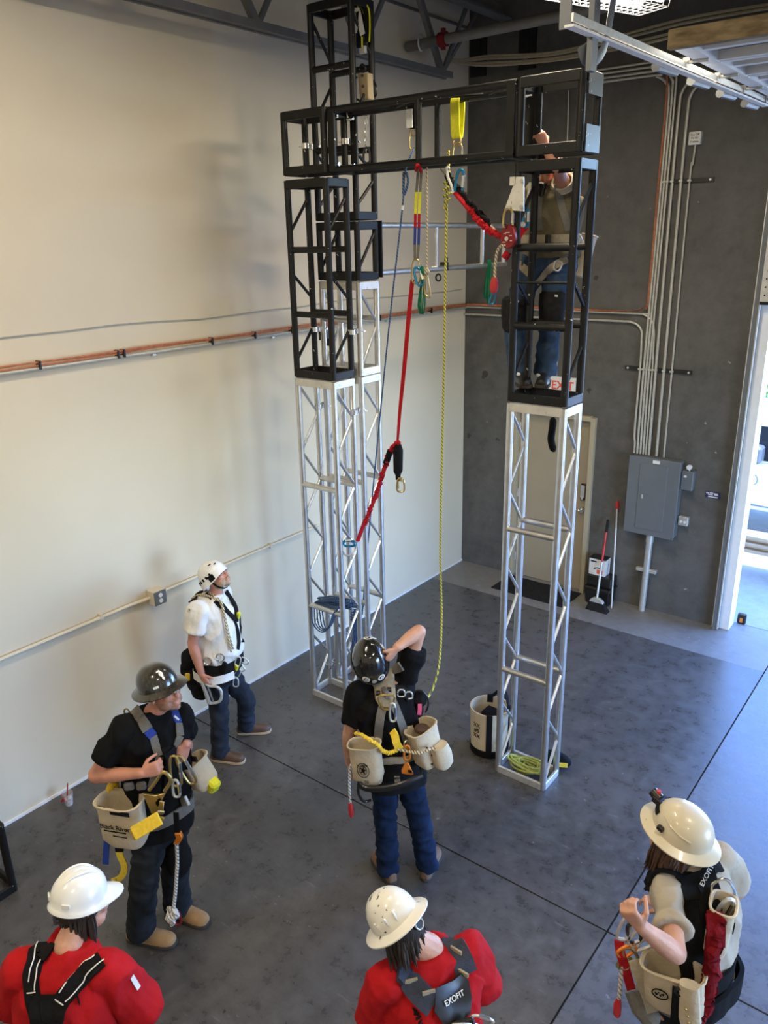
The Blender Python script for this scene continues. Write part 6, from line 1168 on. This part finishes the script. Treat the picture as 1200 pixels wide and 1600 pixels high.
q = upper('man in scuffed white full-brim hard hat and red shirt, head bowed', (670, 1515), (622, 1448), f6, 'tee_red', 'denim', (588, 1600, 1), (752, 1550, 1), None, None, (-RV*.60-Z*.58+NV*.45), (Z*.50+NV*.45-RV*.76), ((606, 1540), (732, 1490)), hs=.92, sl=.88, zh=1.60, hands=((f6*.8+r6*.4-Z*.3, -Z, r6, {}), (f6*.8-r6*.5, -Z, -r6, {})), sl_r=.085)
q6 = q; hcap = q.hc+q.hu*.045-q.hf*.016; m = MB(); sf = helmet(m, hcap, q.hr, q.hf, q.hu, 'full', .094, .108, .116); hl = build('hard_hat', m, 'helmet_scuffed', q.t)
for a in (-2.6, -2.2, pi+.1): c_ = sf(a, 1.30, .002); n_ = (c_-hcap).normalized(); build('shell_rib', MB().box(c_, (.012, .010, .05), Matrix((n_.cross(q.hu).normalized(), n_, q.hu)).transposed() @ Matrix.Rotation(-.25, 3, 'X')), 'helmet_scuffed', hl, bevel=.004)
hair_strands(q, 'hair', 150, 1.6, .105, 8, -.03); build('adjuster_knob', MB().cyl(q.hc-q.hf*.098+q.hu*.0, q.hc-q.hf*.125+q.hu*.002, .022, n=14), 'blackplastic', hl); build('knob_ring', MB().tube([q.hc-q.hf*.126+q.hr*.021*cos(j*pi/7)+q.hu*.021*sin(j*pi/7) for j in range(14)], .003, 5, closed=True), 'zinc', hl); build('beard', MB().ell(q.hc+q.hf*.06-q.hu*.085, V((.05, .045, .04)), Matrix((q.hr, q.hf, q.hu)).transposed()), 'hair', q.t)
M['pad_navy'] = pm('navy_padded_webbing', (.022, .03, .055), .7, 0, .2, 40, .3, 200)
strap(q, 'shoulder_pad', [(704, 1470), (714, 1482), (722, 1500), (728, 1520)], .085, 'pad_navy', .016, .010); strap(q, 'shoulder_pad', [(620, 1518), (636, 1530), (655, 1550), (675, 1570)], .085, 'pad_navy', .016, .010)
patch(q, 'back_plate', [(680, 1545), (700, 1530), (716, 1518), (730, 1530), (733, 1560), (728, 1580), (705, 1598), (690, 1598), (676, 1580)], 'blackplastic', .026)
for p in ((645, 1534), (668, 1552), (709, 1491), (718, 1517)): c_, n_ = hitp(q, *p, .022); build('pad_window', MB().box(c_, (.05, .008, .016), Matrix.Rotation(.9 if p[0] < 690 else 0, 3, 'Z')), 'web_khaki', q.t)
c_, n_ = hitp(q, 703, 1560, .034); u_ = (RV-n_*RV.dot(n_)).normalized(); u_ = (u_+n_.cross(u_)*.45).normalized(); text('maker_word', 'EXOFIT', .028, c_, u_, n_.cross(u_), 'whiteink', q.t)
c_, n_ = hitp(q, 716, 1588, .045); build('dorsal_ring', MB().tube([c_+RV*(.035*cos(j*pi/8)+.02*sin(j*pi/8))+(NV*.4-Z*.5)*.05*sin(j*pi/8) for j in range(16)], .006, 7, closed=True), 'zinc', q.t); build('ring_frame', MB().bar(c_-RV*.05-Z*.012, c_+RV*.04+Z*.02, .03, .016, n_), 'blackplastic', q.t, bevel=.004)
carabiner('steel carabiner with green cord at the scuffed hat man\'s back', hitp(q, 738, 1592, .05)[0], v=RV-Z*.5, L=.09, w=.05, mat='zinc', r=.006)
for k in range(5): c_, n_ = hitp(q, 648+3*k, 1578+6*k, .004); build('shirt_print', MB().box(c_, (.02, .004, .012), Matrix.Rotation(.5*k, 3, 'Z')), 'ink', q.t)
f7 = (NV*.80-RV*.60).normalized(); r7 = f7.cross(Z)
q = upper('man in cream helmet with headlamp and sand t-shirt, seen from behind', (1087, 1365), (1056, 1306), f7, 'tee_tan', 'denim_grey', (1056, 1490), (1150, 1392, 1), (1000, 1446), None, (NV*.78-RV*.58+Z*.22), (Z*.88-NV*.24+RV*.26), ((1040, 1392), (1128, 1345)), sl=.66, zs=1.46, zh=1.64, chest=(.165, .125), belly=(.150, .125), hipw=(.16, .125), hands=((Z*.75-RV*.55, RV*.5+NV*.6, RV*.8+Z*.2, dict(curl=1.05, tc=.8)), (f7, -Z, -r7, {})), sl_r=.078)
q7 = q; B = lambda px, py, o=0: atp(q7.base, px, py, o)
hcap = q.hc+q.hu*.048-q.hf*.014; m = MB(); sf = helmet(m, hcap, q.hr, q.hf, q.hu, 'full', .112, .134, .126); hl = build('hard_hat', m, 'helmet_cream', q.t)
lp = sf(pi/2, 1.25, .012); hm = MB(); hm.cyl(lp, lp+q.hf*.045+q.hu*.012, .026, .022, n=14); hm.box(lp-q.hf*.004, (.06, .05, .03), Matrix((q.hr, q.hf, q.hu)).transposed()); build('headlamp', hm, 'blackplastic', hl, bevel=.003); build('red_button', MB().cyl(lp+q.hu*.024+q.hf*.015, lp+q.hu*.036+q.hf*.018, .011, n=10), 'red_plastic', hl)
build('headlamp_strap', MB().ribbon([sf(a, 1.22, .004) for a in [pi/2-.75+.1*i for i in range(16)]], [(sf(a, 1.22, .05)-sf(a, 1.22)).normalized() for a in [pi/2-.75+.1*i for i in range(16)]], .024, .004), 'web_black', hl)
for a in (pi-.35, .35): c_ = sf(a, 1.38, .006); build('lamp_clip', MB().box(c_, (.02, .03, .022), Matrix((q.hr, q.hf, q.hu)).transposed()), 'blackplastic', hl, bevel=.003)
for s in (-1, 1): build('shell_ridge', MB().tube([sf(pi/2+s*(.95+.16*i), .95+.03*i, .001) for i in range(9)], .004, 5), 'helmet_cream', hl)
hair_strands(q, 'hair_brown', 220, 2.2, .17, 12, -.05, .09); build('neck_scarf', MB().tube([q.g['neck']+q.r*.072*cos(j*pi/8)+q.f*.072*sin(j*pi/8)-Z*.005 for j in range(16)], .018, 7, closed=True), 'tee_tan', q.t)
strap(q, 'shoulder_strap', [(1012, 1385), (1022, 1365), (1035, 1358), (1052, 1362), (1070, 1372), (1085, 1384)], .075, 'web_black', .014, .010); strap(q, 'shoulder_strap', [(1122, 1352), (1112, 1348), (1104, 1362), (1098, 1378)], .07, 'web_black', .014, .010)
strap(q, 'front_strap', [(1012, 1386), (1002, 1380), (994, 1390)], .05, 'web_black', .012, .010)
strap(q, 'back_panel', [(1084, 1362), (1090, 1382), (1096, 1400), (1092, 1430), (1088, 1460), (1090, 1500), (1092, 1530)], .17, 'web_black', .014, .014)
strap(q, 'back_panel', [(1098, 1372), (1104, 1395), (1108, 1420), (1106, 1450)], .10, 'web_black', .012, .015)
c_, n_ = hitp(q, 1097, 1364, .036); u_ = (RV*.6+Z*.8); u_ = (u_-n_*u_.dot(n_)).normalized(); text('maker_word', 'EXOFIT', .03, c_, u_, n_.cross(u_), 'whiteink', q.t)
c_, n_ = hitp(q, 1116, 1392, .05); build('dorsal_ring', MB().tube(dpath(c_, RV*.8+Z*.5, -Z*.9+RV*.4, .12, .095, 16), .007, 8, closed=True), 'chrome', q.t)
carabiner('silver carabiner on the ring of the cream helmet man\'s harness', hitp(q, 1116, 1414, .07)[0], v=(-.25, 0, -1), L=.14, w=.055, mat='zinc', r=.009)
belt(q, 'waist_belt', q.g['pelvis']+Z*.10, 'web_black', .11, .016, .012); belt(q, 'hip_pad', q.g['pelvis']-Z*.02, 'web_grey', .14, .024, .018, span=(pi*.5, pi*1.3)); belt(q, 'hip_pad', q.g['pelvis']-Z*.0, 'web_black', .12, .02, .03, span=(pi*.9, pi*2.0))
t = thing('shock_lanyard', 'dark red gathered lanyard hanging down the cream helmet man\'s back', 'lanyard', B(1110, 1470, .2)); ro = .24
build('elastic', bungee([B(1118, 1432, .20), B(1117, 1470, ro), B(1112, 1500, ro), B(1110, 1530, ro), B(1104, 1560, ro), B(1090, 1588, ro), B(1070, 1606, ro)], .036, .010, f=14), 'web_dark_red', t); build('flat_strap', MB().ribbon([B(1117, 1428, .2), B(1119, 1450, .235), B(1118, 1480, .25)], -NV, .075, .012), 'web_dark_red', t)
t, at_, bx, bd, bo = bolt_bag('canvas bag standing proud at the cream helmet man\'s right hip', B(1131, 1412, .16), RV*.85-NV*.45, .13, .26, .10, down=-Z*.98-RV*.05, group='canvas bolt bags'); build('round_stamp', MB().tube([at_(-.55+.25*cos(j*pi/8), .28+.10*sin(j*pi/8), .003) for j in range(16)], .002, 4, closed=True), 'ink', t)
t, at_, bx, bd, bo = bolt_bag('big canvas bag with round animal stamp, at the cream helmet man\'s left hip', B(1052, 1512, .20), -NV*.85-RV*.5, .25, .24, .12, down=-Z*.97+RV*.12, group='canvas bolt bags')
build('oval_stamp', MB().tube([at_(-.35+.26*cos(j*pi/12), .42+.11*sin(j*pi/12), .005) for j in range(24)], .003, 5, closed=True), 'ink', t)
for k in range(6): build('stamp_figure', MB().bar(at_(-.50+.05*k, .40+.03*(k % 2), .005), at_(-.47+.05*k, .46-.04*(k % 3), .005), .007, .002, bo), 'ink', t)
build('bag_pocket', MB().loft([oring(at_(.62, k, .012), bx, bo, .042*a, .026*a, 14) for k, a in ((-.10, .95), (.3, 1.0), (.7, 1.1), (.95, .9))]), 'canvas', t); build('black_strap', MB().ribbon([at_(.28, .05, .02), at_(.22, .5, .02), at_(.15, 1.0, .015)], bo, .045, .008), 'web_black', t); build('strap_ring', MB().tube([at_(.33+.13*cos(j*pi/6), .10+.08*sin(j*pi/6), .024) for j in range(12)], .007, 6, closed=True), 'blackplastic', t)
for a, b in ((.55, .35), (.6, .5), (.62, .65)): build('rivet', MB().ell(at_(a, b, .045), .006, n=8, k=6), 'gold', t)
t = thing('tool_cluster', 'gold and silver carabiners and red strap at the front of the cream helmet man\'s belt', 'carabiner', B(980, 1480, .1))
for k, (px, py, a, mt, L) in enumerate(((977, 1450, .2, 'zinc', .13), (990, 1458, -.3, 'blackplastic', .11), (998, 1462, .5, 'zinc', .12), (980, 1485, .9, 'orange', .09), (984, 1492, -.5, 'gold', .09), (976, 1504, .3, 'gold', .07), (1004, 1476, 1.2, 'zinc', .09))): build('clip', MB().tube(dpath(B(px, py, .10), RV*cos(a)-Z*sin(a), -Z*cos(a)-RV*sin(a), L, .05), .008, 6, closed=True), mt, t)
build('red_strap', MB().ribbon(catmull([B(967, 1468, .08), B(970, 1490, .1), B(979, 1520, .1), B(986, 1545, .1)], 5), -NV, .04, .012), 'web_red', t); build('buckle_strap', MB().ribbon(catmull([B(992, 1500, .14), B(998, 1520, .16), B(1010, 1550, .17), B(1020, 1580, .17)], 5), -NV, .055, .012), 'web_khaki', t); build('leg_pad', MB().tube([B(990, 1545, .08), B(1000, 1572, .12), B(1020, 1595, .14)], .045, 10), 'web_grey', t)
t = thing('tool_lanyard', 'grey rope with red sleeved end hanging at the cream helmet man\'s left', 'rope', B(966, 1570, .1)); build('rope_line', MB().tube(catmull([B(971, 1508, .1), B(970, 1530, .1), B(967, 1562, .1)], 5), .009, 7), 'rope_white', t); build('red_sleeve', MB().tube([B(967, 1560, .1), B(965, 1570, .1), B(964, 1584, .1), B(965, 1588, .1)], [.010, .018, .018, .010], 9), 'red_plastic', t)
